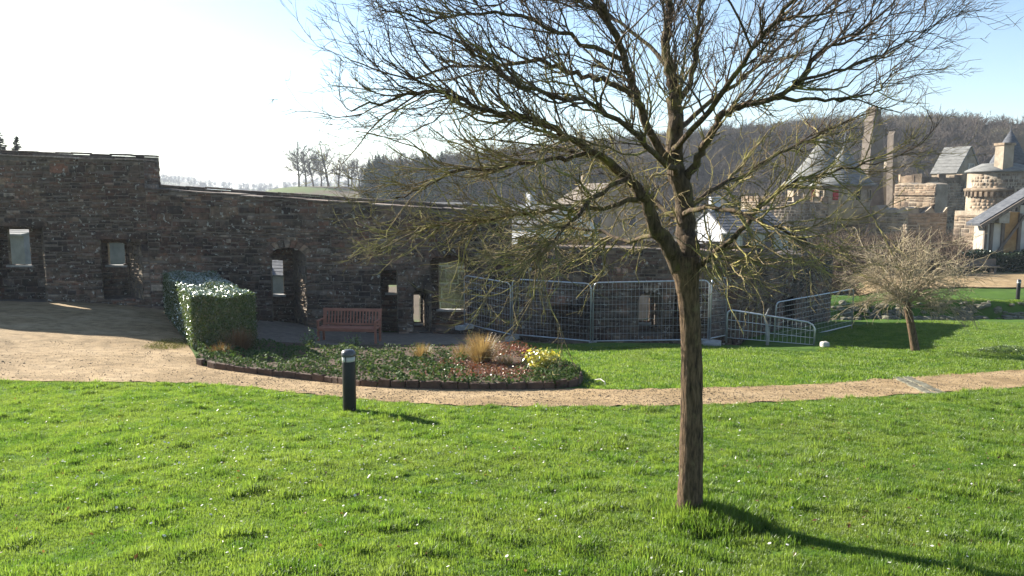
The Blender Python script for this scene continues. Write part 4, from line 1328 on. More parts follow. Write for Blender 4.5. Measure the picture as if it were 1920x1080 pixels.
# sunlit pale wall below the tower
cw = thing('pale_wall', at(1820, 465, 58), 'sunlit pale stone wall fragment left of the timbered shed', 'wall')
oriented_box(cw, 'wall', (33.9, 60.6), (35.0, 55.6), Hs(X(1820, 58), 58) - .5, Zp(396, 58), 1.0, 'castle_stone', .05, 6)
oriented_box(cw, 'ledge', (33.85, 60.5), (34.9, 55.5), Zp(408, 58), Zp(405, 58), .2, 'castle_block')
clad(cw, (33.9, 60.6), (35.0, 55.6), Hs(X(1820, 58), 58) - .2, Zp(398, 58))

# timber framed shed at the right edge
Ys = 50.0
sh = thing('timber_shed', at(1885, 500, Ys), 'timber framed shed with slate roof, ochre infill and diagonal braces', 'building')
sx0, sx1 = X(1848, Ys), X(2080, Ys); zg = Hs(X(1900, Ys), Ys) - .1
ze, zr = Zp(418, Ys), Zp(330, Ys)
def sbox(name, x0, x1, y0, y1, z0, z1, mat, parent=None):
    m = MB(); m.box(((x0 + x1) / 2, (y0 + y1) / 2, (z0 + z1) / 2), (x1 - x0, y1 - y0, z1 - z0)); return m.build(name, mat, parent or sh)
xm = X(1884, Ys); xn = X(1915, Ys)
sbox('wall_panel', sx0 + .25, xm, Ys + .12, Ys + .4, zg, ze + .1, 'plaster')
sbox('wall_panel', xm, xn, Ys + .14, Ys + .4, zg, Zp(398, Ys), 'ochre_infill')
sbox('wall_panel', xn, sx1, Ys + .12, Ys + .4, zg, Zp(385, Ys), 'plaster')
sbox('side_wall', sx0 + .05, sx0 + .25, Ys + .1, Ys + 1.2, zg, ze, 'render_pale')
for x in (sx0 + .12, sx0 + .5, xm, xn, X(1960, Ys), X(2020, Ys)):
    sbox('timber_post', x - .09, x + .09, Ys, Ys + .16, zg, ze + (.6 if x > xm - .1 else 0), 'timber_grey')
for (a, b_, c, d_) in ((1850, 500, 1925, 400), (1885, 505, 1960, 430), (1940, 500, 2010, 400)):
    m = MB(); m.beam(at(a, b_, Ys - .1), at(c, d_, Ys - .1), .16, .12); m.build('brace', 'timber_grey', sh)
m = MB()
e0 = at(1838, 424, Ys - .4); r0_ = at(1985, 335, Ys - .4)
q = [e0, r0_, r0_ + Vector((0, 1.5, 0)), e0 + Vector((0, 1.5, 0))]; q += [v + Vector((-.06, 0, .16)) for v in q]
m.add(q, [(3, 2, 1, 0), (4, 5, 6, 7), (0, 1, 5, 4), (1, 2, 6, 5), (2, 3, 7, 6), (3, 0, 4, 7)]); rf = m.build('roof', 'slate', sh)
m = MB(); q = [r0_, r0_ + (r0_ - e0).reflect(Vector((0, 0, 1))), r0_ + (r0_ - e0).reflect(Vector((0, 0, 1))) + Vector((0, 1.5, 0)), r0_ + Vector((0, 1.5, 0))]
q += [v + Vector((.06, 0, .16)) for v in q]; m.add(q, [(3, 2, 1, 0), (4, 5, 6, 7), (0, 1, 5, 4), (1, 2, 6, 5), (2, 3, 7, 6), (3, 0, 4, 7)]); m.build('roof', 'slate', sh)
m = MB(); m.beam(e0 + Vector((0, -.1, -.02)), r0_ + Vector((0, -.1, -.02)), .1, .22); m.build('bargeboard', 'timber_grey', rf)
p = at(1880, 408, Ys - .2)
sbox('pale_block', p.x - .32, p.x + .32, p.y - .2, p.y + .3, p.z - .35, p.z + .35, 'render_pale')

# low stone bench on the terrace and dark hedge behind it
tb = thing('stone_bench', at(1842, 535, 47.5), 'low grey bench in the shade below the timbered shed', 'bench')
bx = X(1842, 47.5); gz_ = Hs(bx, 47.5)
m = MB(); m.box((bx, 47.5, gz_ + .44), (2.3, .5, .1)); m.build('seat', 'castle_dark', tb)
m = MB(); m.box((bx, 47.72, gz_ + .68), (2.3, .07, .4)); m.build('backrest', 'castle_dark', tb)
for s_ in (-.9, .9):
    m = MB(); m.box((bx + s_, 47.5, gz_ + .19), (.14, .42, .4)); m.build('leg', 'castle_dark', tb)

# town houses beyond the wall
def town(px, Y, w, l, ev, rg, rz, wm, rm, label, wins=(), chim=True, zb=None):
    c = (X(px, Y), Y + l / 2)
    zb = Hs(*c) - .5 if zb is None else zb
    root = thing('town_house', (c[0], c[1], zb), label, 'house', 'town houses beyond the wall')
    gable_house(root, c, w, l, zb, Zp(ev, Y), Zp(rg, Y), rz, wm, rm, .3, chim, wins)
Yh = 62
town(1346, Yh, 4.0, 4.5, 438, 394, -.75, 'castle_stone', 'slate', 'pale gabled house behind the big trunk with dark slate roof', [(0, Zp(445, Yh), .7, 1.0, 'g')])
town(1398, Yh - 4, 8.5, 4.5, 434, 398, math.pi / 2 + .08, 'plaster_grey', 'slate', 'grey fronted house with two windows left of the castle tower', [(-.8, Zp(452, Yh - 4), .7, 1.2, 'r'), (0.8, Zp(452, Yh - 4), .7, 1.2, 'r'), (-.8, Zp(452, Yh - 4), .7, 1.2, 'l'), (0.8, Zp(452, Yh - 4), .7, 1.2, 'l'), (2.2, Zp(452, Yh - 4), .7, 1.2, 'l')])
town(1030, 60, 5.5, 6, 425, 388, .5, 'plaster_grey', 'slate', 'blue-grey roofed house just above the lower wall left of trunk', [(0, Zp(440, 60), .8, 1.2, 'g')])
town(838, 115, 6, 6, 392, 382, 1.2, 'plaster', 'slate_pale', 'distant pale cottage above the wall, leftmost of the far row', chim=False)
town(925, 112, 6, 6, 397, 386, 1.35, 'render_pale', 'slate_pale', 'distant pale roofed cottage in the middle of the far row', chim=False)
town(990, 108, 6, 6, 399, 387, 1.1, 'plaster', 'slate_pale', 'distant white cottage at the right of the far row', chim=False)
town(1130, 85, 10, 9, 400, 345, .3, 'castle_stone', 'castle_dark', 'tall brownish house hidden behind the mossy lower twigs', [(-2, Zp(415, 85), .9, 1.4, 'g'), (2, Zp(415, 85), .9, 1.4, 'g')])
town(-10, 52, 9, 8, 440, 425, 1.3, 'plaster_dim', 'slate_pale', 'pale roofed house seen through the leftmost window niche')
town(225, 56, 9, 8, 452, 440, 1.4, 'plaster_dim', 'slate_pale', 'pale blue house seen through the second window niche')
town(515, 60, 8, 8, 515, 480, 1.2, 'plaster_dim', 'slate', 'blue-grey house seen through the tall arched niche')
# pale wall seen through the wide window recess
vw = thing('roughcast_wall', at(845, 600, 40), 'grey roughcast wall seen through the wide window recess', 'wall')
oriented_box(vw, 'wall', (X(770, 38), 41), (X(900, 38), 39), -15 + CZ, Zp(470, 39), .8, 'render_pale', .05, 8)
clad(vw, (X(770, 38), 41), (X(900, 38), 39), Zp(640, 39), Zp(470, 39), 'jamb_stone')

# ------------------------------------------------------------------ far trees
def far_bare(seed, h, spread):
    r_ = random.Random(seed)
    return generic_tree(r_, h, h * .2, spread, h * .024, 13, 7, 5, 0, 3, .03, .05, (.4, 1.3))
FT = []
for i in range(6):
    tm, cm = far_bare(100 + i, 10 if i < 4 else 12, 4.6 if i < 3 else 3.6)
    a, b2 = tm.mesh('trunk'), cm.mesh('crown')
    a.materials.append(MAT['far_bark']); b2.materials.append(MAT['far_bark'])
    FT.append((a, b2))
def put_far_tree(x, y, s, k, label, group):
    r_ = bpy.data.objects.new('bare_tree', None); COL.objects.link(r_)
    r_.location = (x, y, Hs(x, y) - .2); r_.scale = (s, s, s); r_.rotation_euler = (0, 0, (x * 7 + y) % 6.28)
    tag(r_, label, 'tree', group)
    for nm, me in zip(('trunk', 'crown'), FT[k % len(FT)]):
        o = bpy.data.objects.new(nm, me); COL.objects.link(o); o.parent = r_
rng = random.Random(55)
for i, px in enumerate([562, 575, 590, 604, 618, 636, 655, 660, 676, 690, 706, 722, 738, 750, 768, 786, 802, 818, 834, 850, 868, 886, 905, 924, 942, 962]):
    Y = rng.uniform(226, 244)
    big = 1.0 + (0.25 if i < 5 else 0) + rng.uniform(-.15, .25)
    put_far_tree(X(px, Y), Y, big * .95, i, 'bare leafless tree in the row along the left hilltop ridge', 'bare trees along the left ridge')
for i in range(46):
    px = 980 + i * 21 + rng.uniform(-8, 8); Y = rng.uniform(222, 246)
    put_far_tree(X(px, Y), Y, rng.uniform(.8, 1.15), i + 3, 'bare leafless tree on the skyline of the wooded hill behind castle', 'bare trees on the wooded skyline')

def conifer_mesh(seed, h, r):
    r_ = random.Random(seed); tm = MB(); cm = MB()
    tm.tube([(0, 0, -.3), (0, 0, h * .5), (0, 0, h)], [r * .09, r * .06, .02], 6)
    n = int(h * 5)
    for k in range(n):
        z = h * (.12 + .86 * k / n)
        L = r * (1 - (k / n) ** 1.1) * r_.uniform(.75, 1.1) + .12
        for j in range(9):
            a = r_.uniform(0, 6.28)
            for q in range(4):
                u = L * (q + .6) / 4
                c = Vector((math.cos(a) * u, math.sin(a) * u, z - u * .18 + r_.uniform(-.1, .1)))
                s_ = .16 * L + .09
                d1 = Vector((math.cos(a), math.sin(a), r_.uniform(-.5, .1))) * s_; d2 = Vector((-math.sin(a), math.cos(a), r_.uniform(-.5, .5))) * s_
                cm.add([c - d1, c - d2 * .7, c + d1, c + d2 * .7], [(0, 1, 2, 3)])
    return tm.mesh('trunk'), cm.mesh('crown')
def conifer(px, py_base, Y, h, r, label, seed, z=None):
    a, b2 = conifer_mesh(seed, h, r)
    x = X(px, Y)
    root = thing('conifer', (x, Y, (Hs(x, Y) if z is None else z)), label, 'tree')
    for nm, me, mt in (('trunk', a, 'far_bark'), ('crown', b2, 'conifer')):
        me.materials.append(MAT[mt]); o = bpy.data.objects.new(nm, me); COL.objects.link(o); o.parent = root
def con(px, top, Y, r, label, seed):
    x = X(px, Y); h = Zp(top, Y) - Hs(x, Y)
    conifer(px, 0, Y, h, r, label, seed)
con(1762, 216, 225, 3.2, 'dark conifer on the skyline above the gabled keep', 1)
con(1833, 226, 228, 3.2, 'dark conifer on the skyline nearest the right tower', 2)
con(6, 226, 70, 6.0, 'dark pointed conifer rising above the wall at the left edge', 3)
con(41, 246, 72, 5.0, 'smaller thin conifer above the left wall, right of another', 4)

# woodland on the hillside: one mass (instances of the template trees inside this object's own mesh)
def scatter(name, tpl, pts, rot, scl, tid, mat, label, cat, tilt=0.12):
    """tpl: list of (verts, faces) templates; instanced on points by geometry nodes"""
    V = []; Fc = []; flag = []
    for i, (v, f) in enumerate(tpl):
        b0 = len(V)
        V.extend([tuple(p) for p in v]); Fc.extend([tuple(q + b0 for q in ff) for ff in f]); flag.extend([i + 1] * len(v))
    nt = len(V)
    me = bpy.data.meshes.new(name)
    allv = V + [tuple(p) for p in pts]
    me.from_pydata(allv, [], Fc); me.update()
    def attr(nm, typ, data):
        a = me.attributes.new(nm, typ, 'POINT'); a.data.foreach_set('value', data)
    attr('tpl', 'INT', np.array(flag + [0] * len(pts), np.int32))
    attr('rot', 'FLOAT', np.array([0.0] * nt + list(rot), np.float32))
    attr('scl', 'FLOAT', np.array([1.0] * nt + list(scl), np.float32))
    attr('tid', 'INT', np.array([0] * nt + list(tid), np.int32))
    attr('tilt', 'FLOAT', np.array([0.0] * nt + list(np.random.RandomState(1).uniform(-tilt, tilt, len(pts))), np.float32))
    me.materials.append(MAT[mat])
    o = bpy.data.objects.new(name, me); COL.objects.link(o)
    ng = bpy.data.node_groups.new(name + '_scatter', 'GeometryNodeTree')
    ng.interface.new_socket('Geometry', in_out='INPUT', socket_type='NodeSocketGeometry')
    ng.interface.new_socket('Geometry', in_out='OUTPUT', socket_type='NodeSocketGeometry')
    N = ng.nodes; Lk = ng.links
    gi = N.new('NodeGroupInput'); go = N.new('NodeGroupOutput')
    def named(nm, dt):
        a = N.new('GeometryNodeInputNamedAttribute'); a.data_type = dt; a.inputs['Name'].default_value = nm; return a.outputs['Attribute']
    cmpn = N.new('FunctionNodeCompare'); cmpn.data_type = 'INT'; cmpn.operation = 'GREATER_THAN'
    Lk.new(named('tpl', 'INT'), cmpn.inputs[2]); cmpn.inputs[3].default_value = 0
    sep = N.new('GeometryNodeSeparateGeometry'); sep.domain = 'POINT'
    Lk.new(gi.outputs[0], sep.inputs[0]); Lk.new(cmpn.outputs[0], sep.inputs['Selection'])
    spl = N.new('GeometryNodeSplitToInstances'); spl.domain = 'POINT'
    Lk.new(sep.outputs[0], spl.inputs[0]); Lk.new(named('tpl', 'INT'), spl.inputs['Group ID'])
    iop = N.new('GeometryNodeInstanceOnPoints')
    Lk.new(sep.outputs[1], iop.inputs['Points']); Lk.new(spl.outputs[0], iop.inputs['Instance'])
    iop.inputs['Pick Instance'].default_value = True
    Lk.new(named('tid', 'INT'), iop.inputs['Instance Index'])
    cb = N.new('ShaderNodeCombineXYZ'); Lk.new(named('rot', 'FLOAT'), cb.inputs[2]); Lk.new(named('tilt', 'FLOAT'), cb.inputs[0])
    e2r = N.new('FunctionNodeEulerToRotation'); Lk.new(cb.outputs[0], e2r.inputs[0]); Lk.new(e2r.outputs[0], iop.inputs['Rotation'])
    Lk.new(named('scl', 'FLOAT'), iop.inputs['Scale'])
    Lk.new(iop.outputs[0], go.inputs[0])
    md = o.modifiers.new('scatter', 'NODES'); md.node_group = ng
    return tag(o, label, cat, kind='stuff')

tpl = []
for i in range(5):
    tm, cm = far_bare(300 + i, 8.5, 3.2)
    m = MB(); m.add(tm.v, tm.f); m.add(cm.v, cm.f); tpl.append((m.v, m.f))
rs = np.random.RandomState(4)
n = 5200
px = rs.uniform(620, 2350, n); rr = rs.uniform(128, 238, n) 
xx = rr * (px - 960) / F; yy = rr
keep = ~((px < 840) & (rr < 205)) 
keep &= ~((px < 700))
xx, yy = xx[keep], yy[keep]; n = len(xx)
scatter('hillside_wood', tpl, np.stack([xx, yy, H(xx, yy) - .2], -1), rs.uniform(0, 6.28, n), rs.uniform(.65, 1.1, n), rs.randint(0, 5, n), 'far_bark', 'leafless brown wood covering the hillside behind the castle', 'wood', .05)
ctpl = []
for i in range(3):
    a, b2 = conifer_mesh(40 + i, 9, 3.4)
    vv = [tuple(v.co) for v in b2.vertices]; ff = [tuple(p_.vertices) for p_ in b2.polygons]
    ctpl.append((vv, ff))
n = 420
px = rs.uniform(690, 1080, n); rr = rs.uniform(140, 215, n); xx = rr * (px - 960) / F; yy = rr
k_ = (np.sin(px * .03) + np.sin(rr * .09 + px * .011) > -.2); xx, yy = xx[k_], yy[k_]; n = len(xx)
scatter('evergreen_wood', ctpl, np.stack([xx, yy, H(xx, yy) - .2], -1), rs.uniform(0, 6.28, n), rs.uniform(.6, 1.15, n), rs.randint(0, 3, n), 'conifer', 'dark evergreen trees massed on the slope above the far cottages', 'wood', .05)
btpl = []
for i in range(3):
    m = MB(); r_ = random.Random(600 + i)
    for k in range(26):
        a = r_.uniform(0, 6.28)
        sp, sr = grow(r_, Vector((r_.uniform(-.2, .2), r_.uniform(-.2, .2), -.05)), Vector((math.cos(a), math.sin(a), r_.uniform(.5, 2))), r_.uniform(.9, 1.7), .02, 5, .16, -.02, m, 3, .5)
        for j in range(6):
            i2 = r_.randint(1, 4); tg = (sp[i2 + 1] - sp[i2]).normalized()
            grow(r_, sp[i2], side_dir(r_, tg, r_.uniform(.4, 1.1)), r_.uniform(.3, .7), .012, 4, .18, 0, m, 3, .5)
    btpl.append((m.v, m.f))
n = 420
px = rs.uniform(1545, 1800, n); rr = rs.uniform(38, 66, n); k_ = ~((rr < 47) & (px > 1590)); px, rr = px[k_], rr[k_]; n = len(px); xx = rr * (px - 960) / F; yy = rr
scatter('bramble_scrub', btpl, np.stack([xx, yy, H(xx, yy)], -1), rs.uniform(0, 6.28, n), rs.uniform(.7, 1.4, n), rs.randint(0, 3, n), 'twig_dark', 'brown leafless scrub on the bank below the ruined keep', 'scrub', .1)
# distant woods and hedgerows in the valley on the left
n = 1500
px = rs.uniform(-300, 900, n); rr = rs.choice([520, 700, 880, 1150, 1500], n) * rs.uniform(.97, 1.03, n)
xx = rr * (px - 960) / F; yy = rr
scatter('distant_woods', tpl, np.stack([xx, yy, H(xx, yy) - .2], -1), rs.uniform(0, 6.28, n), rs.uniform(.9, 1.5, n), rs.randint(0, 5, n), 'far_bark', 'hazy far tree belts along the valley horizon on the left', 'wood', .05)

# ------------------------------------------------------------------ leaves
def leaf_cloud(pos, nrm, size, rs, mat, name, parent, aspect=.55, spread=.6):
    """diamond leaves folded along the midrib; pos (n,3), nrm (n,3) preferred normals"""
    n = len(pos)
    nr = nrm + rs.normal(0, spread, (n, 3)); nr /= np.linalg.norm(nr, axis=1, keepdims=True) + 1e-9
    a = rs.normal(0, 1, (n, 3)); a -= nr * np.sum(a * nr, 1, keepdims=True); a /= np.linalg.norm(a, axis=1, keepdims=True) + 1e-9
    b = np.cross(nr, a)
    s_ = (size * rs.uniform(.6, 1.3, n))[:, None]
    V = np.stack([pos - a * s_ * .5, pos + b * s_ * aspect * .5 + nr * s_ * .1 , pos + a * s_ * .5, pos - b * s_ * aspect * .5 + nr * s_ * .1], 1)
    i = np.arange(n) * 4
    T = np.concatenate([np.stack([i, i + 1, i + 2], -1), np.stack([i, i + 2, i + 3], -1)])
    me = np_mesh(name, V.reshape(-1, 3), None, T)
    o = link(name, me, mat, parent)
    return tag(o, kind='stuff')

def blades(base, n, rs, length, width, spread, mat, name, parent, droop=.6):
    """arching blades from one point"""
    V = []; Q = []
    for k in range(n):
        a = rs.uniform(0, 6.28); out = abs(rs.normal(0, spread)); L = length * rs.uniform(.55, 1.15)
        d = np.array([math.cos(a) * out, math.sin(a) * out, 1.0]); d /= np.linalg.norm(d)
        p = np.array([base[0] + math.cos(a) * rs.uniform(0, .09), base[1] + math.sin(a) * rs.uniform(0, .09), base[2] - .02])
        sd = np.array([-math.sin(a + rs.uniform(-1, 1)), math.cos(a), 0]); sd /= np.linalg.norm(sd) + 1e-9
        b0 = len(V); m_ = 5
        for j in range(m_):
            w = width * (1 - j / m_) + .0008
            V.append(p - sd * w / 2); V.append(p + sd * w / 2)
            d = d + np.array([math.cos(a), math.sin(a), 0]) * droop * .12 - np.array([0, 0, droop * .2 * j / m_]) + rs.normal(0, .05, 3)
            d /= np.linalg.norm(d)
            p = p + d * L / m_
        for j in range(m_ - 1): Q.append((b0 + 2 * j, b0 + 2 * j + 1, b0 + 2 * j + 3, b0 + 2 * j + 2))
    o = link(name, np_mesh(name, V, Q), mat, parent)
    return tag(o, kind='stuff')

# ---- clipped hedge block running out from the wall
def hedge():
    rs = np.random.RandomState(12)
    # plan corners: front-left, front-right, back-right, back-left
    fl, fr = at(359, 600, 18.9), at(480, 600, 19.2)
    br, bl = at(398, 530, 25.2), at(306, 530, 25.2)
    zf = at(400, 556, 19.0).z; zk = at(350, 508, 25.2).z
    c = [np.array([q.x, q.y]) for q in (fl, fr, br, bl)]
    root = thing('clipped_hedge', (fl.x, fl.y, Hs(fl.x, fl.y)), 'box-shaped clipped glossy evergreen hedge beside the sandy yard', 'hedge')
    def pl(u, v): return (c[0] * (1 - u) + c[1] * u) * (1 - v) + (c[3] * (1 - u) + c[2] * u) * v
    def ztop(u, v): return zf + (zk - zf) * v + .035 * np.sin(u * 9 + v * 5) + .03 * np.sin(v * 17)
    zc = [Hs(q[0], q[1]) for q in c]
    def zgf(u, v): return (zc[0] * (1 - u) + zc[1] * u) * (1 - v) + (zc[3] * (1 - u) + zc[2] * u) * v
    P = []; N = []
    n = 52000
    side = rs.choice(5, n, p=[.34, .26, .26, .08, .06])
    for s in side:
        u, v = rs.random(), rs.random(); w = rs.random()
        dpt = abs(rs.normal(0, .025)) if rs.random() < .8 else rs.uniform(0, .25)
        if s == 0: uu, vv, nn = u, v, (0, 0, 1)
        elif s == 1: uu, vv, nn = dpt / 1.6, v, (-1, -.3, 0)
        elif s == 2: uu, vv, nn = u, dpt / 6.0, (0, -1, 0)
        elif s == 3: uu, vv, nn = 1 - dpt / 1.6, v, (1, 0, 0)
        else: uu, vv, nn = u, v, (0, 0, 1)
        q = pl(uu, vv); zt2 = float(ztop(uu, vv)); zg = zgf(uu, vv)
        if s == 0: z = zt2 - dpt
        elif s == 4: z = zg + (zt2 - zg) * w
        else:
            z = zg + .05 + (zt2 - zg - .05) * w
            if s == 2 and rs.random() < .55 * (1 - abs(w - .45)): continue    # the near end is thin and twiggy
        P.append((q[0] + rs.normal(0, .02), q[1] + rs.normal(0, .02), z + rs.normal(0, .015))); N.append(nn)
    leaf_cloud(np.array(P), np.array(N, float), .06, rs, 'hedge_leaf', 'foliage', root, .6, .38)
    # inner mass of darker leaves keeps the block opaque
    P = []
    for _ in range(9000):
        u, v, w = rs.uniform(.1, .9), rs.uniform(.06, .97), rs.random()
        q = pl(u, v); zg = zgf(u, v); P.append((q[0], q[1], zg + (float(ztop(u, v)) - .08 - zg) * w))
    P = np.array(P); leaf_cloud(P, rs.normal(0, 1, P.shape), .12, rs, 'hedge_leaf', 'inner_foliage', root, .7, .6)
    r_ = random.Random(3)
    for k in range(10):
        u, v = r_.uniform(.15, .85), r_.uniform(.03, .9) if k > 4 else r_.uniform(.01, .06)
        q = pl(u, v); m = MB()
        sp, sr = grow(r_, Vector((q[0], q[1], Hs(*q) - .05)), Vector((r_.uniform(-.3, .3), 0, 1)), 1.15, .022, 7, .1, .02, m, 6, .4)
        for _ in range(5):
            i2 = r_.randint(2, 6); grow(r_, sp[i2], side_dir(r_, Vector((0, 0, 1)), r_.uniform(.4, .9)), .5, .01, 4, .12, .03, m, 4, .4)
        m.build('stem', 'twig_dark', root, True)
hedge()

# ---- flower bed planting
BL = lambda px: np.interp(px, *zip(*BED_LO)); BH = lambda px: np.interp(px, *zip(*BED_HI))
def bed_points(n, px0, px1, f0, f1, rs):
    out = []
    for _ in range(n):
        px = rs.uniform(px0, px1); f = rs.uniform(f0, f1)
        py = BL(px) + (BH(px) - BL(px)) * f
        out.append(ground(px, py))
    return out
rs = np.random.RandomState(9)
# sample the bed on a coarse lattice, jitter between the lattice points
lat = {}
for px in range(372, 1086, 17):
    for k in range(9):
        lat[(px, k)] = ground(px, BL(px) + (BH(px) - BL(px)) * k / 8)
def bed_xy(px, f):
    i = 372 + 17 * min(40, int((px - 372) // 17)); tx = (px - i) / 17
    k = min(7, int(f * 8)); tf = f * 8 - k
    a = lat[(i, k)].lerp(lat[(i + 17, k)], tx) if (i + 17, k) in lat else lat[(i, k)]
    b2 = lat[(i, k + 1)].lerp(lat[(i + 17, k + 1)], tx) if (i + 17, k + 1) in lat else lat[(i, k + 1)]
    return a.lerp(b2, tf)
def cover(name, n, px0, px1, f0, f1, hgt_, size, mat, label, cat, seed, edge=0):
    rs = np.random.RandomState(seed); P = []
    for _ in range(n):
        px = rs.uniform(px0, px1) + rs.normal(0, 16); f = rs.uniform(f0, f1) + rs.normal(0, .05)
        px = min(max(px, 373), 1084); f = min(max(f, 0), 1)
        if rs.random() < .75 and math.sin(px * .11 + seed) * math.sin(f * 11 + px * .037) > .45: continue
        p = bed_xy(px, f)
        hb = .14 + hgt_ * (.35 + .65 * abs(math.sin(px * .043 + seed) * math.cos(f * 7 + px * .021)))
        if f < .08: z = rs.uniform(.0, 1) * (hb)
        else: z = hb * rs.uniform(.75, 1.0) if rs.random() < .8 else rs.uniform(.1, hb)
        dx = rs.uniform(-.1, .02) if f < .08 else 0
        P.append((p.x, p.y + dx, p.z + z))
    P = np.array(P); N = np.tile([0, -.35, 1.0], (len(P), 1))
    o = leaf_cloud(P, N, size, rs, mat, name, None, .8, .45)
    return tag(o, label, cat)
cover('ivy_ground_cover', 11500, 374, 860, 0.0, .85, .20, .062, 'ivy_leaf', 'dark green ivy ground cover spilling over the bed edge near the hedge', 'ivy', 2)
cover('ivy_ground_cover', 3000, 985, 1084, 0.0, .9, .16, .055, 'ivy_leaf', 'patch of green ivy at the right tip of the flower bed', 'ivy', 5)
cover('trailing_ivy', 5200, 376, 1084, 0.0, .03, .12, .055, 'ivy_leaf', 'trailing ivy hanging over the low brick edge beside the path', 'ivy', 8)
cover('red_leaf_carpet', 3600, 800, 985, .12, .55, .07, .045, 'red_leaf', 'carpet of fallen russet leaves at the front of the flower bed', 'leaves', 3)
cover('red_leaf_carpet', 1500, 900, 985, .68, .98, .20, .06, 'red_leaf', 'low clump of russet leaved plants at the back of the bed', 'leaves', 4)
cover('bed_litter', 2200, 830, 1060, .1, .95, .06, .06, 'brown_blade', 'scattered brown leaf litter across the right half of the bed', 'litter', 6)

# stone/brick edging of the bed: single pieces
ed = thing('bed_edging', lat[(644, 0)], 'low dark brick edging along the path side of the flower bed', 'edging')
px = 376.0
rr_ = random.Random(6)
ep = [ground(x, BL(x) + 1) for x in range(372, 1087, 6)] + [ground(1090, 714), ground(1080, 700), ground(1066, 690)]
acc = []
for a, b2 in zip(ep[:-1], ep[1:]):
    acc.append((a, b2))
poly = [ep[0]]
carry = 0.0
# walk the outline at brick length
pts = []; L0 = .26; dist = 0
cur = ep[0]; idx = 1
while idx < len(ep):
    d = ep[idx] - cur; l = Vector((d.x, d.y, 0)).length
    if l < L0: 
        cur2 = ep[idx]; idx += 1
        if idx >= len(ep): break
        if Vector((ep[idx].x - cur.x, ep[idx].y - cur.y, 0)).length < L0: continue
        d = ep[idx] - cur; l = Vector((d.x, d.y, 0)).length
    nxt = cur + d * (L0 / l)
    mid = (cur + nxt) / 2; ang = math.atan2(d.y, d.x)
    if rr_.random() < .1: cur = nxt; L0 = rr_.uniform(.18, .42); continue
    m = MB(); m.box((mid.x, mid.y, Hs(mid.x, mid.y) + .045 + rr_.uniform(-.025, .02)), (L0 - .015, .11, .2), ang + rr_.uniform(-.05, .05))
    o = m.build('edging_brick', 'brick_edge', ed); bv = o.modifiers.new('bevel', 'BEVEL'); bv.width = .016; bv.segments = 2
    cur = nxt; L0 = rr_.uniform(.18, .42)

def tuft(px, f, n, L, w, spread, mat, label, seed, droop=.6, cat='grass clump', name='ornamental_grass'):
    p = bed_xy(px, f); p = Vector((p.x, p.y, p.z + .12))
    root = thing(name, p, label, cat)
    rs = np.random.RandomState(seed)
    for k in range(4):
        q = p + Vector((rs.uniform(-.12, .12), rs.uniform(-.1, .1), 0))
        blades(q, n // 4, rs, L, w, spread, mat, 'blades', root, droop)
tuft(903, .5, 1300, .85, .008, .6, 'tan_blade', 'large tan ornamental grass clump in the middle of the bed', 1)
tuft(868, .62, 400, .5, .007, .6, 'tan_blade', 'small tan grass clump just left of the largest clump', 2)
tuft(790, .62, 520, .48, .007, .7, 'tan_blade', 'low spreading tan grass clump left of the russet leaves', 3)
tuft(944, .45, 260, .36, .007, .7, 'tan_blade', 'short straw grass clump between largest clump and yellow shrub', 6)
tuft(447, .55, 800, .75, .009, .6, 'brown_blade', 'brown withered perennial clump at the corner of the hedge', 4, .5)
tuft(415, .4, 300, .4, .009, .8, 'brown_blade', 'low brown withered clump at the foot of the hedge', 5, .6)

def shrublet(px, f, r, h, n, size, mat, label, seed, aspect=.5):
    p = bed_xy(px, f); p = Vector((p.x, p.y, p.z + .1))
    root = thing('leafy_shrub', p, label, 'shrub')
    rs = np.random.RandomState(seed); r_ = random.Random(seed)
    P = []; N = []
    for k in range(16):
        m = MB(); a = r_.uniform(0, 6.28)
        sp, sr = grow(r_, p.copy(), Vector((math.cos(a) * .6, math.sin(a) * .6, 1)), h * r_.uniform(.6, 1.0), .008, 5, .12, .03, m, 4, .5)
        m.build('stem', 'twig_dark', root)
        for i in range(n // 16):
            q = sp[r_.randint(1, 5)]; off = Vector((r_.gauss(0, r * .3), r_.gauss(0, r * .3), r_.gauss(0, h * .12)))
            q = q + off; P.append((q.x, q.y, max(q.z, p.z + .02))); N.append((off.x * 3, off.y * 3 - .3, .7))
    leaf_cloud(np.array(P), np.array(N), size, rs, mat, 'foliage', root, aspect, .4)
shrublet(1017, .42, .34, .44, 620, .11, 'yellow_leaf', 'small yellow variegated shrub near the right end of the bed', 1, .42)
shrublet(580, .95, .2, .46, 160, .085, 'pale_leaf', 'pale green leafy seedling shrub left of the bench', 2)
shrublet(667, .95, .16, .40, 130, .08, 'pale_leaf', 'pale green leafy seedling shrub in front of the bench', 3)

# pale silvery patch of low plants on the right lawn edge
p = ground(1893, 659)
root = thing('silver_plant', p, 'low silvery plant mound on the grass at the right edge', 'plant')
rs = np.random.RandomState(15); n = 900
a = rs.uniform(0, 6.28, n); r = np.sqrt(rs.random(n)); P = np.stack([p.x + np.cos(a) * r * .85, p.y + np.sin(a) * r * .4, p.z + .14 * (1 - r ** 2) * rs.uniform(.5, 1, n) + .02], -1)
leaf_cloud(P, np.tile([0, 0, 1.0], (n, 1)), .07, rs, 'pale_leaf', 'foliage', root, .5, .6)

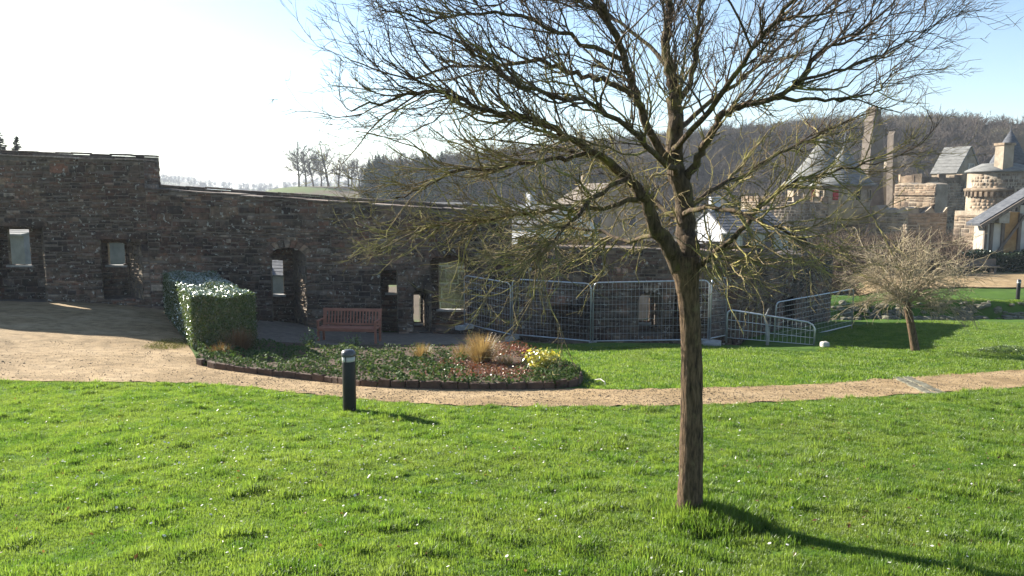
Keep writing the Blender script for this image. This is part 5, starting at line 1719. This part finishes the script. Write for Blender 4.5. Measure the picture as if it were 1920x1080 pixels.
# dark clipped hedge on the far terrace
root = thing('terrace_hedge', (X(1860, 49), 49, Hs(X(1860, 49), 49)), 'dark low hedge behind the grey bench on the far terrace', 'hedge')
rs = np.random.RandomState(16); n = 9000
x = rs.uniform(X(1795, 49), X(1990, 49), n); y = 49 + rs.uniform(-.5, .35, n); z = H(x, y) + rs.uniform(0, 1.25, n) * (1 + .1 * np.sin(x * 2))
leaf_cloud(np.stack([x, y, z], -1), np.tile([0, -.5, .6], (n, 1)), .15, rs, 'conifer', 'foliage', root, .6, .6)

# ------------------------------------------------------------------ lawn grass
def tuft_tpl(rs, nb, rad, L, w):
    V = []; Fc = []
    for k in range(nb):
        a = rs.uniform(0, 6.28); r = rad * math.sqrt(rs.random())
        bx_, by_ = r * math.cos(rs.uniform(0, 6.28)), r * math.sin(a)
        l = L * rs.uniform(.55, 1.2); lean = abs(rs.normal(0, .45))
        ca, sa = math.cos(a), math.sin(a); ta = a + rs.uniform(-.8, .8) + 1.57
        sx, sy = math.cos(ta) * w / 2, math.sin(ta) * w / 2
        h1, o1 = l * .55 * math.cos(lean * .6), l * .55 * math.sin(lean * .6)
        h2, o2 = h1 + l * .45 * math.cos(min(1.5, lean * 1.7)), o1 + l * .45 * math.sin(min(1.5, lean * 1.7))
        b0 = len(V)
        V += [(bx_ - sx, by_ - sy, -.005), (bx_ + sx, by_ + sy, -.005), (bx_ + ca * o1 + sx * .8, by_ + sa * o1 + sy * .8, h1), (bx_ + ca * o1 - sx * .8, by_ + sa * o1 - sy * .8, h1), (bx_ + ca * o2, by_ + sa * o2, h2)]
        Fc += [(b0, b0 + 1, b0 + 2, b0 + 3), (b0 + 3, b0 + 2, b0 + 4)]
    return V, Fc
FARLAWN = [(985, 645), (1110, 652), (1330, 650), (1350, 652), (1540, 662), (1545, 634), (1600, 612), (1700, 604), (1760, 602), (1920, 606), (2500, 620), (2500, 664), (2200, 678), (1920, 695), (1700, 709), (1500, 723), (1300, 730), (1120, 732), (1093, 722), (1085, 705), (1062, 682), (1020, 660)]
TERR = [(1770, 566), (1900, 563), (2400, 566), (2400, 590), (1800, 586)]
rs = np.random.RandomState(21)
tpls = [tuft_tpl(rs, 38, .08, .036, .0055) for _ in range(5)] + [tuft_tpl(rs, 42, .075, .075, .006) for _ in range(2)] + [tuft_tpl(rs, 34, .16, .05, .011) for _ in range(3)]
pts = []; rot = []; scl = []; tid = []
def vnoise(x, y):
    return (np.sin(x * 2.3 + 1.7 * np.sin(y * 1.1)) + np.sin(y * 2.9 + 1.3 * np.sin(x * 1.7 + 2)) + np.sin((x + y) * 4.1) * .6 + np.sin((x - 1.4 * y) * 6.3) * .5) / 3.1
# near lawn
n = 90000
yy = 3.2 + (16.5 - 3.2) * rs.random(n) ** 1.05; xx = rs.uniform(-1, 1, n) * (yy * .86 + 2.2)
zz = H(xx, yy); px, py = to_px(xx, yy, zz)
ok = py > np.interp(px, *zip(*NEAR)) + 1.0
near_ok = ok
xx, yy, zz = xx[ok], yy[ok], zz[ok]
v = vnoise(xx, yy); hv = vnoise(xx * 3.1 + 5, yy * 3.3)
tall = (hv > .6) & (rs.random(len(xx)) < .4)
dt = np.hypot(xx - TREE.x - .16, (yy - TREE.y + .1) * 1.2)
treecol = dt < .42
cl = np.sin(xx * 7.1 + 2 * np.sin(yy * 3.3)) * np.sin(yy * 8.3 + 2 * np.sin(xx * 4.1 + 1))
sc = .68 + .22 * v + .25 * rs.random(len(xx)) + .2 * (hv > .3) + .3 * (cl > .5)
tall |= (cl > .68) & (rs.random(len(xx)) < .35)
sc = np.where(treecol, 2.5 - dt * 2.6, sc); tall |= treecol
tdx = np.where(tall, rs.randint(5, 7, len(xx)), rs.randint(0, 5, len(xx)))
pts.append(np.stack([xx, yy, zz], -1)); scl.append(np.clip(sc, .45, 2.5)); tid.append(tdx); rot.append(rs.uniform(0, 6.28, len(xx)))
# lawn beyond the path
n = 60000
yy = rs.uniform(12, 36, n); xx = rs.uniform(-1.2, 30, n)
zz = H(xx, yy); px, py = to_px(xx, yy, zz)
ok = in_poly(px, py, FARLAWN)
ok |= (px > 1760) & (yy > 35.6) & (yy < 39.2)
xx, yy, zz = xx[ok], yy[ok], zz[ok]
v = vnoise(xx, yy)
pts.append(np.stack([xx, yy, zz], -1)); scl.append(np.clip(.9 + .35 * v + .2 * rs.random(len(xx)), .5, 1.5)); tid.append(rs.randint(7, 10, len(xx))); rot.append(rs.uniform(0, 6.28, len(xx)))
pts = np.concatenate(pts); scatter('lawn_grass', tpls, pts, np.concatenate(rot), np.concatenate(scl), np.concatenate(tid), 'grass', 'short bright green lawn grass on both sides of the sandy path', 'grass', .15)

# daisies and pale specks in the lawn
V = []; T = []
n = 6500
yy = rs.uniform(4, 23, n); xx = rs.uniform(-1, 1, n) * yy * .8
zz = H(xx, yy); px, py = to_px(xx, yy, zz)
dens = .12 + .82 * np.exp(-(((px - 620) / 520) ** 2 + ((py - 850) / 90) ** 2))
ok = (rs.random(n) < dens) & ((py > np.interp(px, *zip(*NEAR)) + 3) | in_poly(px, py, FARLAWN))
for x, y, z in zip(xx[ok], yy[ok], zz[ok]):
    h = rs.uniform(.035, .065); r = rs.uniform(.006, .015); b0 = len(V)
    tx, ty = rs.normal(0, .3, 2)
    V.append((x, y, z + h + .003))
    for k in range(7):
        a = 6.283 * k / 7; V.append((x + math.cos(a) * r, y + math.sin(a) * r, z + h + (math.cos(a) * tx + math.sin(a) * ty) * r))
    T += [(b0, b0 + 1 + k, b0 + 1 + (k + 1) % 7) for k in range(7)]
tag(link('daisies', np_mesh('daisies', V, None, T), 'daisy_white'), 'tiny white daisies scattered through the lawn', 'daisies', kind='stuff')

# fallen leaves on the near lawn and loose pebbles on the path
n = 700
yy = rs.uniform(4, 13, n); xx = rs.uniform(-1, 1, n) * yy * .8; zz = H(xx, yy); px, py = to_px(xx, yy, zz)
ok = py > np.interp(px, *zip(*NEAR)) + 3
P = np.stack([xx, yy, zz + rs.uniform(.025, .045, n)], -1)[ok]
tag(leaf_cloud(P, np.tile([0, 0, 1.0], (len(P), 1)), .04, rs, 'brown_blade', 'fallen_leaves', None, .55, .5), 'small brown dead leaves lying in the near lawn', 'leaves')
n = 9000
pp = rs.uniform(-200, 2100, n); ff = rs.random(n)
lo_ = np.interp(pp, *zip(*NEAR)); hi_ = np.maximum(np.interp(pp, *zip(*FAR)), 640)
py = lo_ + (hi_ - lo_) * ff
yy = np.full(n, 15.0)
dxp = pp - 960; dyp = F * CP + (540 - py) * SP; dzp = -F * SP + (540 - py) * CP
for _ in range(25): yy = np.clip((H(dxp / dyp * yy, yy) - CZ) / (dzp / dyp), 5, 26)
xx = dxp / dyp * yy; zz = H(xx, yy) + .018
r = (rs.uniform(.005, .016, n) * (1 + (rs.random(n) < .04)))[:, None]
C0 = np.stack([xx, yy, zz], -1)
D6 = np.array([[1, 0, 0], [0, 1, 0], [-1, 0, 0], [0, -1, 0], [0, 0, .6], [0, 0, -.6]])
V = (C0[:, None, :] + D6[None] * r[:, None, :] * rs.uniform(.7, 1.3, (n, 6, 1))).reshape(-1, 3)
T6 = np.array([[0, 1, 4], [1, 2, 4], [2, 3, 4], [3, 0, 4], [1, 0, 5], [2, 1, 5], [3, 2, 5], [0, 3, 5]])
T = (T6[None] + (np.arange(n) * 6)[:, None, None]).reshape(-1, 3)
tag(link('path_pebbles', np_mesh('path_pebbles', V, None, T), 'pebble'), 'loose small pebbles scattered over the sandy path', 'pebbles', kind='stuff')

# moss and low weeds at the yard edge beside the hedge
mc = ground(318, 648)
n = 2200
a = rs.uniform(0, 6.28, n); r = np.sqrt(rs.random(n)) * rs.uniform(.7, 1.1, n)
mx, my = mc.x + np.cos(a) * r * .5, mc.y + np.sin(a) * r * 1.0
P = np.stack([mx, my, H(mx, my) + .025 + rs.random(n) * .02], -1)
P = np.array(P); tag(leaf_cloud(P, np.tile([0, 0, 1.0], (len(P), 1)), .03, rs, 'moss_pad', 'moss_patch', None, .7, .3), 'yellow-green moss patch on the sandy yard beside the hedge', 'moss')

# ------------------------------------------------------------------ haze
m = MB(); m.box((0, 900, CZ + 7), (5200, 6600, 110))
hz = m.build('haze', None)
hm = bpy.data.materials.new('haze'); hm.use_nodes = True
nt = hm.node_tree
for nd in list(nt.nodes): nt.nodes.remove(nd)
out = nt.nodes.new('ShaderNodeOutputMaterial'); pv = nt.nodes.new('ShaderNodeVolumePrincipled')
pv.inputs['Color'].default_value = (0.82, 0.9, 1.0, 1); pv.inputs['Density'].default_value = 0.00034; pv.inputs['Anisotropy'].default_value = 0.15
nt.links.new(pv.outputs[0], out.inputs['Volume'])
hz.data.materials.append(hm)
tag(hz, 'thin pale haze filling the valley air', 'haze', kind='stuff')
